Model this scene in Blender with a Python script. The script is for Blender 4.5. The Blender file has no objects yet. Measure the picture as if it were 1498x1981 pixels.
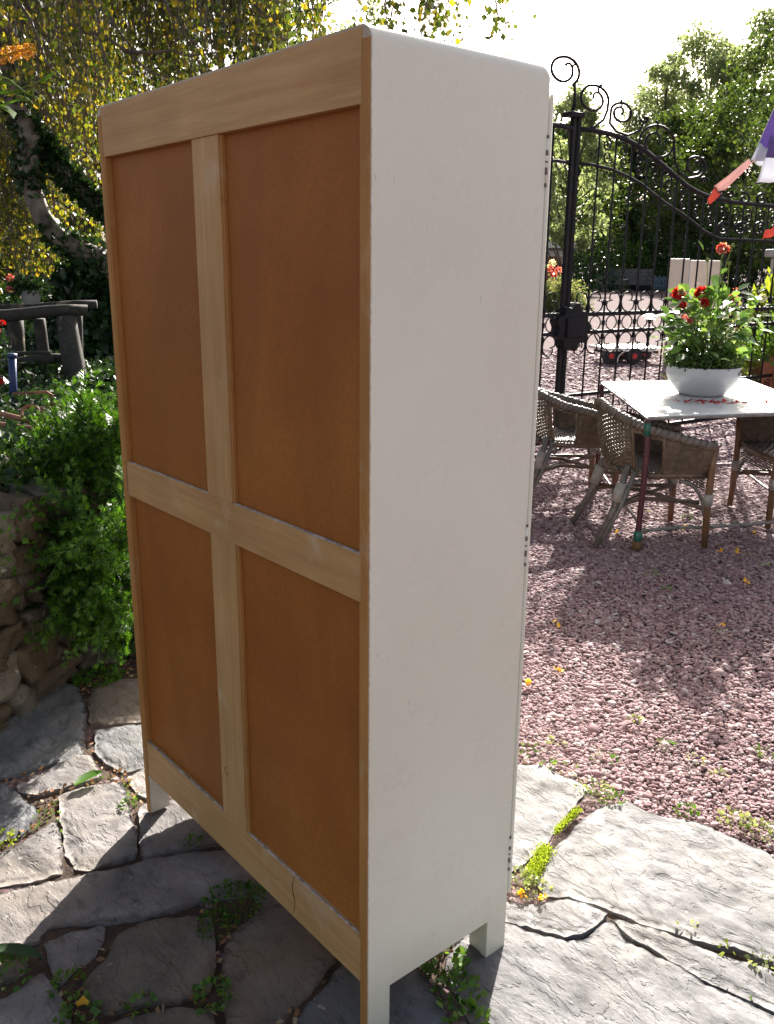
import bpy, bmesh, math, random
import numpy as np
from mathutils import Vector, Matrix, noise, geometry

random.seed(7); rng = np.random.default_rng(11)
C = bpy.context.scene.collection
scene = bpy.context.scene

# ------------------------------------------------------------------ camera
CAM = np.array([2.0836, -0.8840, 1.4739]); YAW, PIT, ROL, FPX = -0.87317, 0.2712, 0.009417, 1715.77
def _axes():
    f = np.array([math.sin(YAW)*math.cos(PIT), math.cos(YAW)*math.cos(PIT), -math.sin(PIT)])
    r = np.array([math.cos(YAW), -math.sin(YAW), 0.0]); u = np.cross(r, f)
    return r*math.cos(ROL)+u*math.sin(ROL), -r*math.sin(ROL)+u*math.cos(ROL), f
RX, UX, FX = _axes()
FH = np.array([FX[0], FX[1], 0.0]); FH /= np.linalg.norm(FH); RH = np.array([FH[1], -FH[0], 0.0])
cd = bpy.data.cameras.new('camera'); cam = bpy.data.objects.new('camera', cd); C.objects.link(cam)
cd.sensor_fit = 'VERTICAL'; cd.sensor_height = 24.0; cd.lens = FPX/1981*24.0
cd.clip_start = 0.05; cd.clip_end = 800
M = Matrix(((RX[0], UX[0], -FX[0], CAM[0]), (RX[1], UX[1], -FX[1], CAM[1]), (RX[2], UX[2], -FX[2], CAM[2]), (0, 0, 0, 1)))
cam.matrix_world = M
cd.dof.use_dof = True; cd.dof.focus_distance = 2.2; cd.dof.aperture_fstop = 13.0
scene.camera = cam
# ------------------------------------------------------------------ light
SUN_AZ = math.radians(-33.0); SUN_EL = math.radians(28.5)
w = bpy.data.worlds.new('World'); scene.world = w; w.use_nodes = True
nt = w.node_tree; bg = nt.nodes['Background']
sky = nt.nodes.new('ShaderNodeTexSky'); sky.sky_type = 'NISHITA'; sky.sun_disc = False
sky.sun_elevation = SUN_EL; sky.sun_rotation = SUN_AZ % (2*math.pi); sky.air_density = 1.0; sky.dust_density = 4.5; sky.ozone_density = 1.0
hs = nt.nodes.new('ShaderNodeHueSaturation'); hs.inputs['Saturation'].default_value = 0.62   # thin bright haze
nt.links.new(sky.outputs[0], hs.inputs['Color']); nt.links.new(hs.outputs[0], bg.inputs[0]); bg.inputs[1].default_value = 0.065
sl = bpy.data.lights.new('sun', 'SUN'); sun = bpy.data.objects.new('sun', sl); C.objects.link(sun)
sl.energy = 4.8; sl.angle = math.radians(0.55); sl.color = (1.0, 0.945, 0.86)
SD = Vector((math.sin(SUN_AZ)*math.cos(SUN_EL), math.cos(SUN_AZ)*math.cos(SUN_EL), math.sin(SUN_EL)))
sun.rotation_euler = SD.to_track_quat('Z', 'Y').to_euler(); sun.location = (0, 0, 12)
scene.view_settings.view_transform = 'Standard'; scene.view_settings.look = 'None'
scene.view_settings.exposure = 1.88; scene.view_settings.gamma = 1; scene.view_settings.use_curve_mapping = False
scene.cycles.max_bounces = 7; scene.cycles.transparent_max_bounces = 8
scene.cycles.diffuse_bounces = 4
scene.cycles.sample_clamp_indirect = 6.0

# ------------------------------------------------------------------ places: a photo point cut with the ground, a height or a distance
def ray(x, y): return FX + (x-749)/FPX*RX - (y-990.5)/FPX*UX
def G(x, y, z=0.0):
    d = ray(x, y); return CAM + d*(z-CAM[2])/d[2]
def D(x, y, dist):
    d = ray(x, y); return CAM + d*dist/(d@FH)
GP = np.array([-2.743, 5.067, 0.0]); GD = np.array([0.1, 0.995, 0.0])
def PL(x, y, P0=GP, dr=GD):
    dr = dr/np.linalg.norm(dr); n = np.array([-dr[1], dr[0], 0.0]); d = ray(x, y)
    Q = CAM + d*(((P0-CAM)@n)/(d@n)); return float((Q-P0)@dr), float(Q[2])

# ------------------------------------------------------------------ materials
def nodes(name):
    m = bpy.data.materials.new(name); m.use_nodes = True
    t = m.node_tree; return m, t, t.nodes['Principled BSDF'], t.nodes['Material Output']
def N(t, kind, **kw):
    n = t.nodes.new('ShaderNode'+kind)
    for k, v in kw.items():
        if k.startswith('i_'):
            key = k[2:]; key = int(key) if key.isdigit() else key.replace('_', ' ')
            n.inputs[key].default_value = v
        else: setattr(n, k, v)
    return n
def ramp(t, src, stops, interp='LINEAR'):
    r = t.nodes.new('ShaderNodeValToRGB'); r.color_ramp.interpolation = interp
    e = r.color_ramp.elements
    while len(e) < len(stops): e.new(0.5)
    for k, (p, c) in enumerate(stops):
        e[k].position = p; e[k].color = (c[0], c[1], c[2], 1) if hasattr(c, '__len__') else (c, c, c, 1)
    t.links.new(src, r.inputs[0]); return r.outputs[0]
def mapping(t, scale=(1, 1, 1), rot=(0, 0, 0), coord='Object'):
    tc = N(t, 'TexCoord'); mp = N(t, 'Mapping'); mp.inputs['Scale'].default_value = scale; mp.inputs['Rotation'].default_value = rot
    t.links.new(tc.outputs[coord], mp.inputs[0]); return mp.outputs[0]
def noise_n(t, vec, scale, detail=4, rough=0.55, dist=0.0):
    n = N(t, 'TexNoise'); n.inputs['Scale'].default_value = scale; n.inputs['Detail'].default_value = detail
    n.inputs['Roughness'].default_value = rough; n.inputs['Distortion'].default_value = dist
    t.links.new(vec, n.inputs['Vector']); return n.outputs['Fac']
def mix(t, fac, a, b, blend='MIX'):
    m = N(t, 'Mix', data_type='RGBA', blend_type=blend)
    for s, v in ((m.inputs[0], fac), (m.inputs[6], a), (m.inputs[7], b)):
        if isinstance(v, bpy.types.NodeSocket): t.links.new(v, s)
        elif hasattr(v, '__len__'): s.default_value = (v[0], v[1], v[2], 1)
        else: s.default_value = v
    return m.outputs[2]
def mth(t, op, a, b=None):
    m = N(t, 'Math', operation=op)
    for k, v in enumerate((a, b)):
        if v is None: continue
        if isinstance(v, bpy.types.NodeSocket): t.links.new(v, m.inputs[k])
        else: m.inputs[k].default_value = v
    return m.outputs[0]
def bump(t, bs, h, strength, dist, prev=None):
    b = N(t, 'Bump'); b.inputs['Strength'].default_value = strength; b.inputs['Distance'].default_value = dist
    t.links.new(h, b.inputs['Height'])
    if prev: t.links.new(prev, b.inputs['Normal'])
    t.links.new(b.outputs[0], bs.inputs['Normal']); return b.outputs[0]

def simple(name, col, rough=0.6, metal=0.0, var=0.25, scale=20, bmp=0.2, spec=0.5):
    m, t, b, o = nodes(name); v = mapping(t)
    n = noise_n(t, v, scale, 5)
    c = ramp(t, n, [(0.3, [x*(1-var) for x in col]), (0.7, [min(1, x*(1+var)) for x in col])])
    t.links.new(c, b.inputs['Base Color']); b.inputs['Roughness'].default_value = rough; b.inputs['Metallic'].default_value = metal
    b.inputs['Specular IOR Level'].default_value = spec
    if bmp: bump(t, b, noise_n(t, v, scale*4, 4), bmp, 0.004)
    return m

def leaf_mat(name, cols, trans=0.5, rough=0.45, tcol=None, spec=0.4):
    m, t, b, o = nodes(name)
    g = N(t, 'NewGeometry')
    st = [(k/(max(1, len(cols)-1)), c) for k, c in enumerate(cols)]
    c = ramp(t, g.outputs['Random Per Island'], st)
    t.links.new(c, b.inputs['Base Color']); b.inputs['Roughness'].default_value = rough; b.inputs['Specular IOR Level'].default_value = spec
    tr = N(t, 'BsdfTranslucent'); k = mix(t, 1.0, c, tcol or (1.35, 1.25, 0.55), 'MULTIPLY'); t.links.new(k, tr.inputs[0])
    ms = N(t, 'MixShader'); ms.inputs[0].default_value = trans
    t.links.new(b.outputs[0], ms.inputs[1]); t.links.new(tr.outputs[0], ms.inputs[2]); t.links.new(ms.outputs[0], o.inputs[0])
    return m

def m_paint():
    m, t, b, o = nodes('cream_paint'); v = mapping(t)
    big = noise_n(t, v, 2.2, 3)
    c = ramp(t, big, [(0.3, (0.84, 0.80, 0.655)), (0.7, (0.885, 0.855, 0.715))])
    # stains low down and chips where the paint ends at the back edge
    st = ramp(t, noise_n(t, v, 5.0, 7, 0.7), [(0.56, 0), (0.76, 0.18)])
    c = mix(t, st, c, (0.62, 0.55, 0.43))
    sz = N(t, 'SeparateXYZ'); tz = N(t, 'TexCoord'); t.links.new(tz.outputs['Object'], sz.inputs[0])
    foot = ramp(t, mth(t, 'ADD', sz.outputs[2], mth(t, 'MULTIPLY', noise_n(t, v, 11, 5, 0.7), 0.25)), [(0.10, 0.55), (0.30, 0.0)])
    c = mix(t, foot, c, (0.50, 0.43, 0.33))
    scr = ramp(t, noise_n(t, mapping(t, (1, 9, 2.2), (0.7, 0, 0)), 13, 2, 0.5), [(0.735, 0), (0.75, 0.35)]); c = mix(t, scr, c, (0.45, 0.40, 0.36))
    fleck = ramp(t, noise_n(t, v, 70.0, 2), [(0.80, 0), (0.815, 0.5)])
    c = mix(t, fleck, c, (0.28, 0.2, 0.14))
    sp = N(t, 'SeparateXYZ'); tc = N(t, 'TexCoord'); t.links.new(tc.outputs['Object'], sp.inputs[0])
    edge = mth(t, 'ADD', sp.outputs[1], mth(t, 'MULTIPLY', mth(t, 'SUBTRACT', noise_n(t, v, 55, 4, 0.7), 0.5), 0.006))
    chip = ramp(t, edge, [(0.0003, 0.9), (0.0014, 0.0)], 'CONSTANT')
    chip.node.color_ramp.interpolation = 'LINEAR'
    # (positions are metres from the back edge, so the chipped line is about 2 mm wide)
    c = mix(t, chip, c, (0.36, 0.24, 0.14))
    t.links.new(c, b.inputs['Base Color']); b.inputs['Roughness'].default_value = 0.34
    r = ramp(t, noise_n(t, v, 9, 4), [(0.3, 0.22), (0.7, 0.38)]); t.links.new(r, b.inputs['Roughness'])
    pv = mapping(t, (1, 3, 0.5)); n1 = bump(t, b, noise_n(t, pv, 60, 3), 0.09, 0.003); bump(t, b, big, 0.25, 0.02, n1)
    return m
def m_wood(name, c1, c2, axis, knots=True, rough=0.55):
    m, t, b, o = nodes(name)
    s = [14, 14, 14]; s[axis] = 0.9
    v = mapping(t, tuple(s)); v0 = mapping(t)
    g = noise_n(t, v, 3.0, 6, 0.6, 0.6)
    c = ramp(t, g, [(0.25, c1), (0.5, [(a+d)/2 for a, d in zip(c1, c2)]), (0.75, c2)])
    s2 = [90, 90, 90]; s2[axis] = 3
    fine = noise_n(t, mapping(t, tuple(s2)), 2.0, 3)
    c = mix(t, ramp(t, fine, [(0.35, 0.18), (0.6, 0.0)]), c, [x*0.6 for x in c1])
    blot = ramp(t, noise_n(t, v0, 3.5, 4), [(0.35, 0.30), (0.6, 0.0)])
    c = mix(t, blot, c, [x*0.62 for x in c1])
    pale = ramp(t, noise_n(t, v0, 5.5, 5, 0.6, 0.8), [(0.58, 0), (0.72, 0.40)]); c = mix(t, pale, c, (0.66, 0.52, 0.36))
    smg = ramp(t, noise_n(t, mapping(t, (2.0, 1, 3.0)), 4.2, 5, 0.7, 1.0), [(0.66, 0), (0.76, 0.45)]); c = mix(t, smg, c, (0.22, 0.13, 0.06))
    if knots:
        sp = ramp(t, noise_n(t, v0, 38, 2), [(0.76, 0), (0.80, 0.7)]); c = mix(t, sp, c, (0.09, 0.045, 0.02))
    t.links.new(c, b.inputs['Base Color']); b.inputs['Roughness'].default_value = rough; b.inputs['Specular IOR Level'].default_value = 0.25
    bump(t, b, fine, 0.08, 0.002); return m
def m_hard():
    m, t, b, o = nodes('hardboard'); v = mapping(t)
    n = noise_n(t, v, 2.3, 5, 0.6)
    c = ramp(t, n, [(0.28, (0.33, 0.105, 0.018)), (0.5, (0.40, 0.140, 0.026)), (0.72, (0.475, 0.182, 0.037))])
    f = noise_n(t, v, 160, 3, 0.8); c = mix(t, ramp(t, f, [(0.3, 0.45), (0.65, 0.0)]), c, (0.16, 0.055, 0.018))
    sp = ramp(t, noise_n(t, v, 42, 2), [(0.77, 0), (0.80, 0.6)]); c = mix(t, sp, c, (0.09, 0.03, 0.012))
    sc = ramp(t, noise_n(t, mapping(t, (6, 6, 1)), 5, 3), [(0.70, 0), (0.78, 0.18)]); c = mix(t, sc, c, (0.5, 0.3, 0.18))
    stn = ramp(t, noise_n(t, mapping(t, (1.6, 1, 0.6)), 1.5, 6, 0.65, 1.2), [(0.38, 0.30), (0.56, 0.0)]); c = mix(t, stn, c, (0.20, 0.07, 0.018))
    t.links.new(c, b.inputs['Base Color']); b.inputs['Roughness'].default_value = 0.6; b.inputs['Specular IOR Level'].default_value = 0.22
    bump(t, b, f, 0.1, 0.001); return m
def m_slate(name, a, d, warm, rot):
    m, t, b, o = nodes(name)
    v = mapping(t); va = mapping(t, (1.0, 1.9, 1.6), (0, 0, rot))
    n1 = noise_n(t, v, 4.5, 8, 0.62, 0.4); c = ramp(t, n1, [(0.28, a), (0.52, [(p+q)/2 for p, q in zip(a, d)]), (0.72, d)])
    c = mix(t, ramp(t, noise_n(t, v, 2.2, 5, 0.6, 1.0), [(0.48, 0), (0.68, 0.65)]), c, warm)
    g = noise_n(t, va, 11.0, 9, 0.62, 0.35)
    c = mix(t, ramp(t, g, [(0.33, 0.5), (0.45, 0.0)]), c, [x*0.45 for x in a])
    lich = ramp(t, noise_n(t, v, 24, 3, 0.6), [(0.69, 0), (0.73, 0.5)]); c = mix(t, lich, c, (0.48, 0.47, 0.43))
    grit = noise_n(t, v, 170, 4, 0.7); c = mix(t, ramp(t, grit, [(0.35, 0.28), (0.6, 0.0)]), c, [x*0.5 for x in a])
    t.links.new(c, b.inputs['Base Color'])
    t.links.new(ramp(t, g, [(0.3, 0.85), (0.7, 0.62)]), b.inputs['Roughness']); b.inputs['Specular IOR Level'].default_value = 0.3
    # flaking layers: a stepped height
    st = ramp(t, noise_n(t, va, 5.0, 6, 0.56, 0.3), [(0.30, 0.0), (0.40, 0.22), (0.415, 0.34), (0.50, 0.45), (0.512, 0.62), (0.60, 0.72), (0.612, 0.9), (0.7, 1.0)])
    p = bump(t, b, st, 0.8, 0.013); p = bump(t, b, g, 0.5, 0.007, p); bump(t, b, grit, 0.25, 0.0012, p)
    return m
def m_soil(name='soil', cols=((0.035, 0.022, 0.015), (0.10, 0.06, 0.04))):
    m, t, b, o = nodes(name); v = mapping(t); n = noise_n(t, v, 18, 8, 0.7)
    c = ramp(t, n, [(0.3, cols[0]), (0.7, cols[1])]); f = noise_n(t, v, 90, 3)
    t.links.new(mix(t, ramp(t, f, [(0.62, 0), (0.7, 0.5)]), c, (0.16, 0.11, 0.07)), b.inputs['Base Color'])
    b.inputs['Roughness'].default_value = 0.95; p = bump(t, b, n, 0.8, 0.02); bump(t, b, f, 0.6, 0.006, p); return m
def m_gravel_ground():
    m, t, b, o = nodes('gravel_ground'); v = mapping(t)
    vo = N(t, 'TexVoronoi'); vo.inputs['Scale'].default_value = 42; t.links.new(v, vo.inputs['Vector'])
    sp = N(t, 'SeparateColor'); t.links.new(vo.outputs['Color'], sp.inputs[0])
    c = ramp(t, sp.outputs[0], [(0.0, (0.13, 0.085, 0.09)), (0.5, (0.195, 0.14, 0.15)), (1.0, (0.28, 0.23, 0.235))])
    c = mix(t, ramp(t, noise_n(t, v, 0.7, 5, 0.65), [(0.35, 0.35), (0.65, 0.0)]), c, (0.17, 0.115, 0.09))
    c = mix(t, ramp(t, vo.outputs['Distance'], [(0.35, 0.0), (0.62, 0.7)]), c, (0.07, 0.04, 0.04))
    t.links.new(c, b.inputs['Base Color']); b.inputs['Roughness'].default_value = 0.95; b.inputs['Specular IOR Level'].default_value = 0.08
    h = ramp(t, vo.outputs['Distance'], [(0.0, 1.0), (0.7, 0.0)]); bump(t, b, h, 0.8, 0.012); return m
def m_pebble():
    m, t, b, o = nodes('pink_pebble'); oi = N(t, 'ObjectInfo'); v = mapping(t)
    c = ramp(t, oi.outputs['Random'], [(0.0, (0.175, 0.100, 0.110)), (0.3, (0.245, 0.150, 0.163)), (0.6, (0.30, 0.198, 0.208)), (0.85, (0.36, 0.26, 0.265)), (0.93, (0.32, 0.27, 0.29)), (1.0, (0.50, 0.45, 0.44))])
    c = mix(t, ramp(t, noise_n(t, v, 2.5, 3), [(0.35, 0.4), (0.6, 0)]), c, (0.15, 0.08, 0.08))
    t.links.new(c, b.inputs['Base Color']); b.inputs['Roughness'].default_value = 0.8; b.inputs['Specular IOR Level'].default_value = 0.18
    return m

MT = {}
MT['paint'] = m_paint()
MT['pine_h'] = m_wood('pine_rail', (0.48, 0.255, 0.092), (0.65, 0.40, 0.175), 0)
MT['pine_v'] = m_wood('pine_stile', (0.48, 0.255, 0.092), (0.65, 0.40, 0.175), 2)
MT['pine_d'] = m_wood('panel_edge_wood', (0.42, 0.19, 0.05), (0.58, 0.29, 0.09), 2, rough=0.6)
MT['hard'] = m_hard()
MT['crack'] = simple('crack_dark', (0.03, 0.015, 0.008), 0.9)
MT['worn'] = simple('worn_steel', (0.17, 0.14, 0.12), 0.55, 0.3)
MT['iron'] = simple('black_iron', (0.010, 0.009, 0.012), 0.6, 0.0, 0.4, 12, 0.2, 0.25)
MT['soil'] = m_soil()
MT['bed'] = m_soil('bed_soil', ((0.02, 0.015, 0.01), (0.06, 0.04, 0.025)))
MT['gravel'] = m_gravel_ground(); MT['pebble'] = m_pebble()
MT['birch'] = simple('birch_bark', (0.19, 0.16, 0.13), 0.8, 0, 0.8, 9, 0.6)
MT['bark'] = simple('dark_bark', (0.06, 0.045, 0.032), 0.9, 0, 0.4, 14, 0.8)
MT['twig'] = simple('twig_bark', (0.10, 0.07, 0.052), 0.5, 0, 0.4, 10, 0, 0.7)
MT['weather'] = m_wood('weathered_log', (0.030, 0.027, 0.024), (0.075, 0.068, 0.06), 0, False, 0.8)
MT['l_birch'] = leaf_mat('birch_leaves', [(0.035, 0.06, 0.012), (0.07, 0.11, 0.018), (0.14, 0.17, 0.022), (0.30, 0.27, 0.03), (0.34, 0.24, 0.03)], 0.52)
MT['l_birchg'] = leaf_mat('birch_leaves_green', [(0.03, 0.05, 0.012), (0.06, 0.095, 0.02), (0.12, 0.15, 0.03), (0.20, 0.18, 0.035)], 0.5)
MT['l_dark'] = leaf_mat('ivy_leaves', [(0.010, 0.025, 0.010), (0.02, 0.05, 0.015), (0.035, 0.075, 0.02)], 0.2, 0.45, None, 0.35)
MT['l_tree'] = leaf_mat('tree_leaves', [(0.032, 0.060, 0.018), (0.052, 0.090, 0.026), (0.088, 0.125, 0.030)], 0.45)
MT['l_treep'] = leaf_mat('hazed_leaves', [(0.15, 0.20, 0.11), (0.20, 0.25, 0.14), (0.26, 0.31, 0.17)], 0.6, 0.5, (1.35, 1.3, 0.8))  # leaf colours lifted to stand in for haze over the far trees
MT['l_shrub'] = leaf_mat('shrub_leaves', [(0.03, 0.085, 0.010), (0.055, 0.14, 0.013), (0.10, 0.22, 0.018)], 0.46)
MT['l_weed'] = leaf_mat('weed_leaves', [(0.05, 0.12, 0.02), (0.09, 0.19, 0.03), (0.16, 0.26, 0.05)], 0.4)
MT['l_lime'] = leaf_mat('lime_leaves', [(0.20, 0.28, 0.03), (0.30, 0.38, 0.05)], 0.5)
MT['l_pale'] = leaf_mat('pale_leaves', [(0.14, 0.19, 0.08), (0.24, 0.28, 0.14), (0.38, 0.40, 0.26)], 0.4)
MT['l_dahlia'] = leaf_mat('dahlia_leaves', [(0.06, 0.13, 0.045), (0.10, 0.20, 0.06), (0.18, 0.28, 0.09)], 0.45, 0.28, None, 0.7)
MT['stem'] = leaf_mat('green_stem', [(0.12, 0.20, 0.04), (0.22, 0.28, 0.05)], 0.3)
MT['litter'] = leaf_mat('leaf_litter', [(0.10, 0.04, 0.02), (0.20, 0.09, 0.04), (0.30, 0.17, 0.09), (0.36, 0.27, 0.18)], 0.15, 0.8)
MT['red'] = leaf_mat('red_petals', [(0.42, 0.01, 0.015), (0.62, 0.03, 0.03)], 0.35)
MT['redw'] = leaf_mat('white_tipped_petals', [(0.50, 0.02, 0.03), (0.65, 0.10, 0.10), (0.8, 0.66, 0.62)], 0.35)
MT['pinkp'] = leaf_mat('pink_petals', [(0.65, 0.10, 0.15), (0.75, 0.30, 0.30)], 0.4)
MT['whitep'] = leaf_mat('white_petals', [(0.75, 0.75, 0.70), (0.8, 0.8, 0.78)], 0.4)
MT['yellow'] = leaf_mat('yellow_petals', [(0.75, 0.38, 0.02), (0.8, 0.48, 0.05)], 0.4)
MT['amber'] = leaf_mat('amber_florets', [(0.35, 0.13, 0.03), (0.60, 0.28, 0.04), (0.75, 0.42, 0.06)], 0.4)
MT['enamel'] = simple('white_enamel', (0.40, 0.42, 0.45), 0.3, 0, 0.06, 6, 0.05)
MT['tabletop'] = simple('white_metal_top', (0.62, 0.62, 0.60), 0.3, 0, 0.12, 5, 0.08)
MT['tframe'] = simple('table_frame_grey', (0.22, 0.20, 0.19), 0.5, 0.2)
MT['maroon'] = simple('maroon_paint', (0.075, 0.018, 0.025), 0.5)
MT['gtape'] = simple('green_tape', (0.02, 0.11, 0.075), 0.4)
MT['woodfoot'] = simple('old_wood_foot', (0.11, 0.06, 0.025), 0.8)
MT['rattan'] = simple('rattan_cane', (0.11, 0.07, 0.045), 0.42, 0, 0.45, 25, 0.3, 0.6)
MT['weave'] = simple('rattan_weave', (0.12, 0.082, 0.052), 0.45, 0, 0.5, 30, 0.3, 0.6)
MT['rattang'] = simple('greyed_cane', (0.135, 0.118, 0.105), 0.45, 0, 0.35, 25, 0.3, 0.6)
MT['ledge_light'] = simple('pale_ledge_light', (0.40, 0.34, 0.31), 0.9, 0, 0.5, 60)  # pale tone painted for skylight falling on the wardrobe ledges
MT['wrap'] = simple('pale_binding', (0.30, 0.27, 0.24), 0.5)
MT['legwood'] = simple('orange_leg', (0.15, 0.078, 0.04), 0.5, 0, 0.3, 15)
MT['rust'] = simple('rusty_iron', (0.26, 0.12, 0.075), 0.6, 0.2, 0.5, 18, 0.4)
MT['blue'] = simple('blue_paint', (0.02, 0.04, 0.13), 0.45)
MT['creampanel'] = simple('cream_board', (0.62, 0.53, 0.43), 0.5, 0, 0.06, 4, 0.05)
MT['rubber'] = simple('tyre', (0.025, 0.025, 0.03), 0.8)
MT['hub'] = simple('red_hub', (0.55, 0.03, 0.03), 0.4)
MT['greyslat'] = simple('grey_boards', (0.20, 0.19, 0.19), 0.7, 0, 0.3, 3)
MT['bluegrey'] = simple('bluegrey_boards', (0.10, 0.11, 0.13), 0.7)
MT['picket'] = simple('picket_paint', (0.30, 0.40, 0.52), 0.6)
MT['terra'] = simple('terracotta', (0.30, 0.13, 0.07), 0.8)
MT['render'] = simple('white_render', (0.7, 0.7, 0.68), 0.8, 0, 0.08, 2)
MT['roof'] = simple('slate_roof', (0.10, 0.10, 0.12), 0.6)
MT['stonep'] = simple('pillar_stone', (0.33, 0.33, 0.32), 0.8, 0, 0.3, 8)
def cloth(name, c): return leaf_mat(name, [c, c], 0.45, 0.8, (1, 1, 1), 0.1)
MT['purple'] = cloth('purple_cloth', (0.24, 0.17, 0.42)); MT['white_c'] = cloth('white_cloth', (0.74, 0.75, 0.80))
MT['pink_c'] = cloth('faded_pink_cloth', (0.68, 0.48, 0.46)); MT['red_c'] = cloth('red_cloth', (0.60, 0.17, 0.13))
SL = [m_slate('slate_blue', (0.065, 0.068, 0.078), (0.175, 0.178, 0.19), (0.15, 0.135, 0.115), 0.5),
      m_slate('slate_mauve', (0.095, 0.085, 0.086), (0.31, 0.283, 0.276), (0.265, 0.225, 0.185), -0.3),
      m_slate('slate_brown', (0.090, 0.074, 0.062), (0.22, 0.185, 0.155), (0.20, 0.145, 0.10), 0.2),
      m_slate('slate_pale', (0.095, 0.091, 0.094), (0.22, 0.213, 0.216), (0.195, 0.175, 0.16), -0.5)]
WST = [m_slate('wall_stone_brown', (0.030, 0.022, 0.015), (0.11, 0.082, 0.055), (0.08, 0.045, 0.025), 0.9),
       m_slate('wall_stone_grey', (0.045, 0.037, 0.030), (0.15, 0.13, 0.11), (0.09, 0.06, 0.038), 0.2)]

# ------------------------------------------------------------------ mesh helpers
class MB:
    def __init__(s): s.v = []; s.f = []; s.sm = []
    def add(s, vs, fs, smooth=False):
        o = len(s.v); s.v += [tuple(map(float, q)) for q in vs]; s.f += [tuple(i+o for i in f) for f in fs]; s.sm += [smooth]*len(fs); return s
    def box(s, lo, hi, rot=None, at=None):
        x0, y0, z0 = lo; x1, y1, z1 = hi
        vs = [Vector(q) for q in ((x0, y0, z0), (x1, y0, z0), (x1, y1, z0), (x0, y1, z0), (x0, y0, z1), (x1, y0, z1), (x1, y1, z1), (x0, y1, z1))]
        if rot is not None: vs = [rot @ q for q in vs]
        if at is not None: vs = [q + Vector(at) for q in vs]
        return s.add(vs, [(0, 3, 2, 1), (4, 5, 6, 7), (0, 1, 5, 4), (1, 2, 6, 5), (2, 3, 7, 6), (3, 0, 4, 7)])
    def tube(s, pts, r, n=6, cap=True, flat=None, smooth=True):
        P = [Vector(q) for q in pts]; k = len(P); R_ = r if hasattr(r, '__len__') else [r]*k
        T = [(P[min(i+1, k-1)]-P[max(i-1, 0)]).normalized() for i in range(k)]
        a = Vector((0, 0, 1)) if abs(T[0].z) < 0.9 else Vector((1, 0, 0))
        nrm = (a - T[0]*a.dot(T[0])).normalized(); vs = []
        for i in range(k):
            nrm = nrm - T[i]*nrm.dot(T[i]); nrm.normalize(); b = T[i].cross(nrm)
            for j in range(n):
                an = 2*math.pi*(j+0.5)/n; ca, sa = math.cos(an), math.sin(an)
                vs.append(P[i] + (nrm*ca + b*sa*(flat or 1))*R_[i])
        fs = [(i*n+j, i*n+(j+1) % n, (i+1)*n+(j+1) % n, (i+1)*n+j) for i in range(k-1) for j in range(n)]
        if cap: fs += [tuple(range(n))[::-1], tuple((k-1)*n+j for j in range(n))]
        return s.add(vs, fs, smooth)
    def prism(s, poly, lo, hi, fn):
        n = len(poly); vs = [fn(p, lo) for p in poly]+[fn(p, hi) for p in poly]
        fs = [tuple(range(n))[::-1], tuple(range(n, 2*n))]+[(i, (i+1) % n, n+(i+1) % n, n+i) for i in range(n)]
        return s.add(vs, fs)
    def lathe(s, prof, at, n=28, smooth=True):
        at = Vector(at); vs = [at+Vector((r*math.cos(2*math.pi*j/n), r*math.sin(2*math.pi*j/n), z)) for r, z in prof for j in range(n)]
        fs = [(i*n+j, i*n+(j+1) % n, (i+1)*n+(j+1) % n, (i+1)*n+j) for i in range(len(prof)-1) for j in range(n)]
        return s.add(vs, fs, smooth)
def origin(o):
    v = Vector((0, 0, 0))
    while o is not None: v = v + o.location; o = o.parent
    return v
def obj(name, mb, mat, parent=None, bevel=0.0, fix=False, seg=2):
    me = bpy.data.meshes.new(name); off = origin(parent)
    me.from_pydata([(x-off.x, y-off.y, z-off.z) for x, y, z in mb.v], [], mb.f)
    me.polygons.foreach_set('use_smooth', mb.sm)
    if fix:
        bm = bmesh.new(); bm.from_mesh(me); bmesh.ops.recalc_face_normals(bm, faces=bm.faces); bm.to_mesh(me); bm.free()
    me.materials.append(mat); me.update()
    o = bpy.data.objects.new(name, me); C.objects.link(o)
    if parent is not None: o.parent = parent
    if bevel:
        b = o.modifiers.new('bevel', 'BEVEL'); b.width = bevel; b.segments = seg; b.limit_method = 'ANGLE'
    return o
def tag(o, label=None, cat=None, group=None, kind=None):
    for k, v in (('label', label), ('category', cat), ('group', group), ('kind', kind)):
        if v: o[k] = v
    return o
def thing(name, label, cat, loc=(0, 0, 0), group=None):
    o = bpy.data.objects.new(name, None); o.empty_display_size = 0.1; C.objects.link(o); o.location = Vector([float(q) for q in loc])
    return tag(o, label, cat, group)
def npmesh(name, V, F, mat, parent=None):
    """V (n,3) F (m,4) quads"""
    me = bpy.data.meshes.new(name); off = np.array(origin(parent)); V = (V-off).astype(np.float32); F = F.astype(np.int32)
    k = F.shape[1]; me.vertices.add(len(V)); me.vertices.foreach_set('co', V.ravel()); me.loops.add(F.size)
    me.loops.foreach_set('vertex_index', F.ravel()); me.polygons.add(len(F)); me.polygons.foreach_set('loop_start', np.arange(0, F.size, k, dtype=np.int32))
    me.update(calc_edges=True); me.materials.append(mat)
    o = bpy.data.objects.new(name, me); C.objects.link(o)
    if parent is not None: o.parent = parent
    return o
def unit(a): return a/np.maximum(1e-9, np.linalg.norm(a, axis=-1, keepdims=True))
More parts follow.
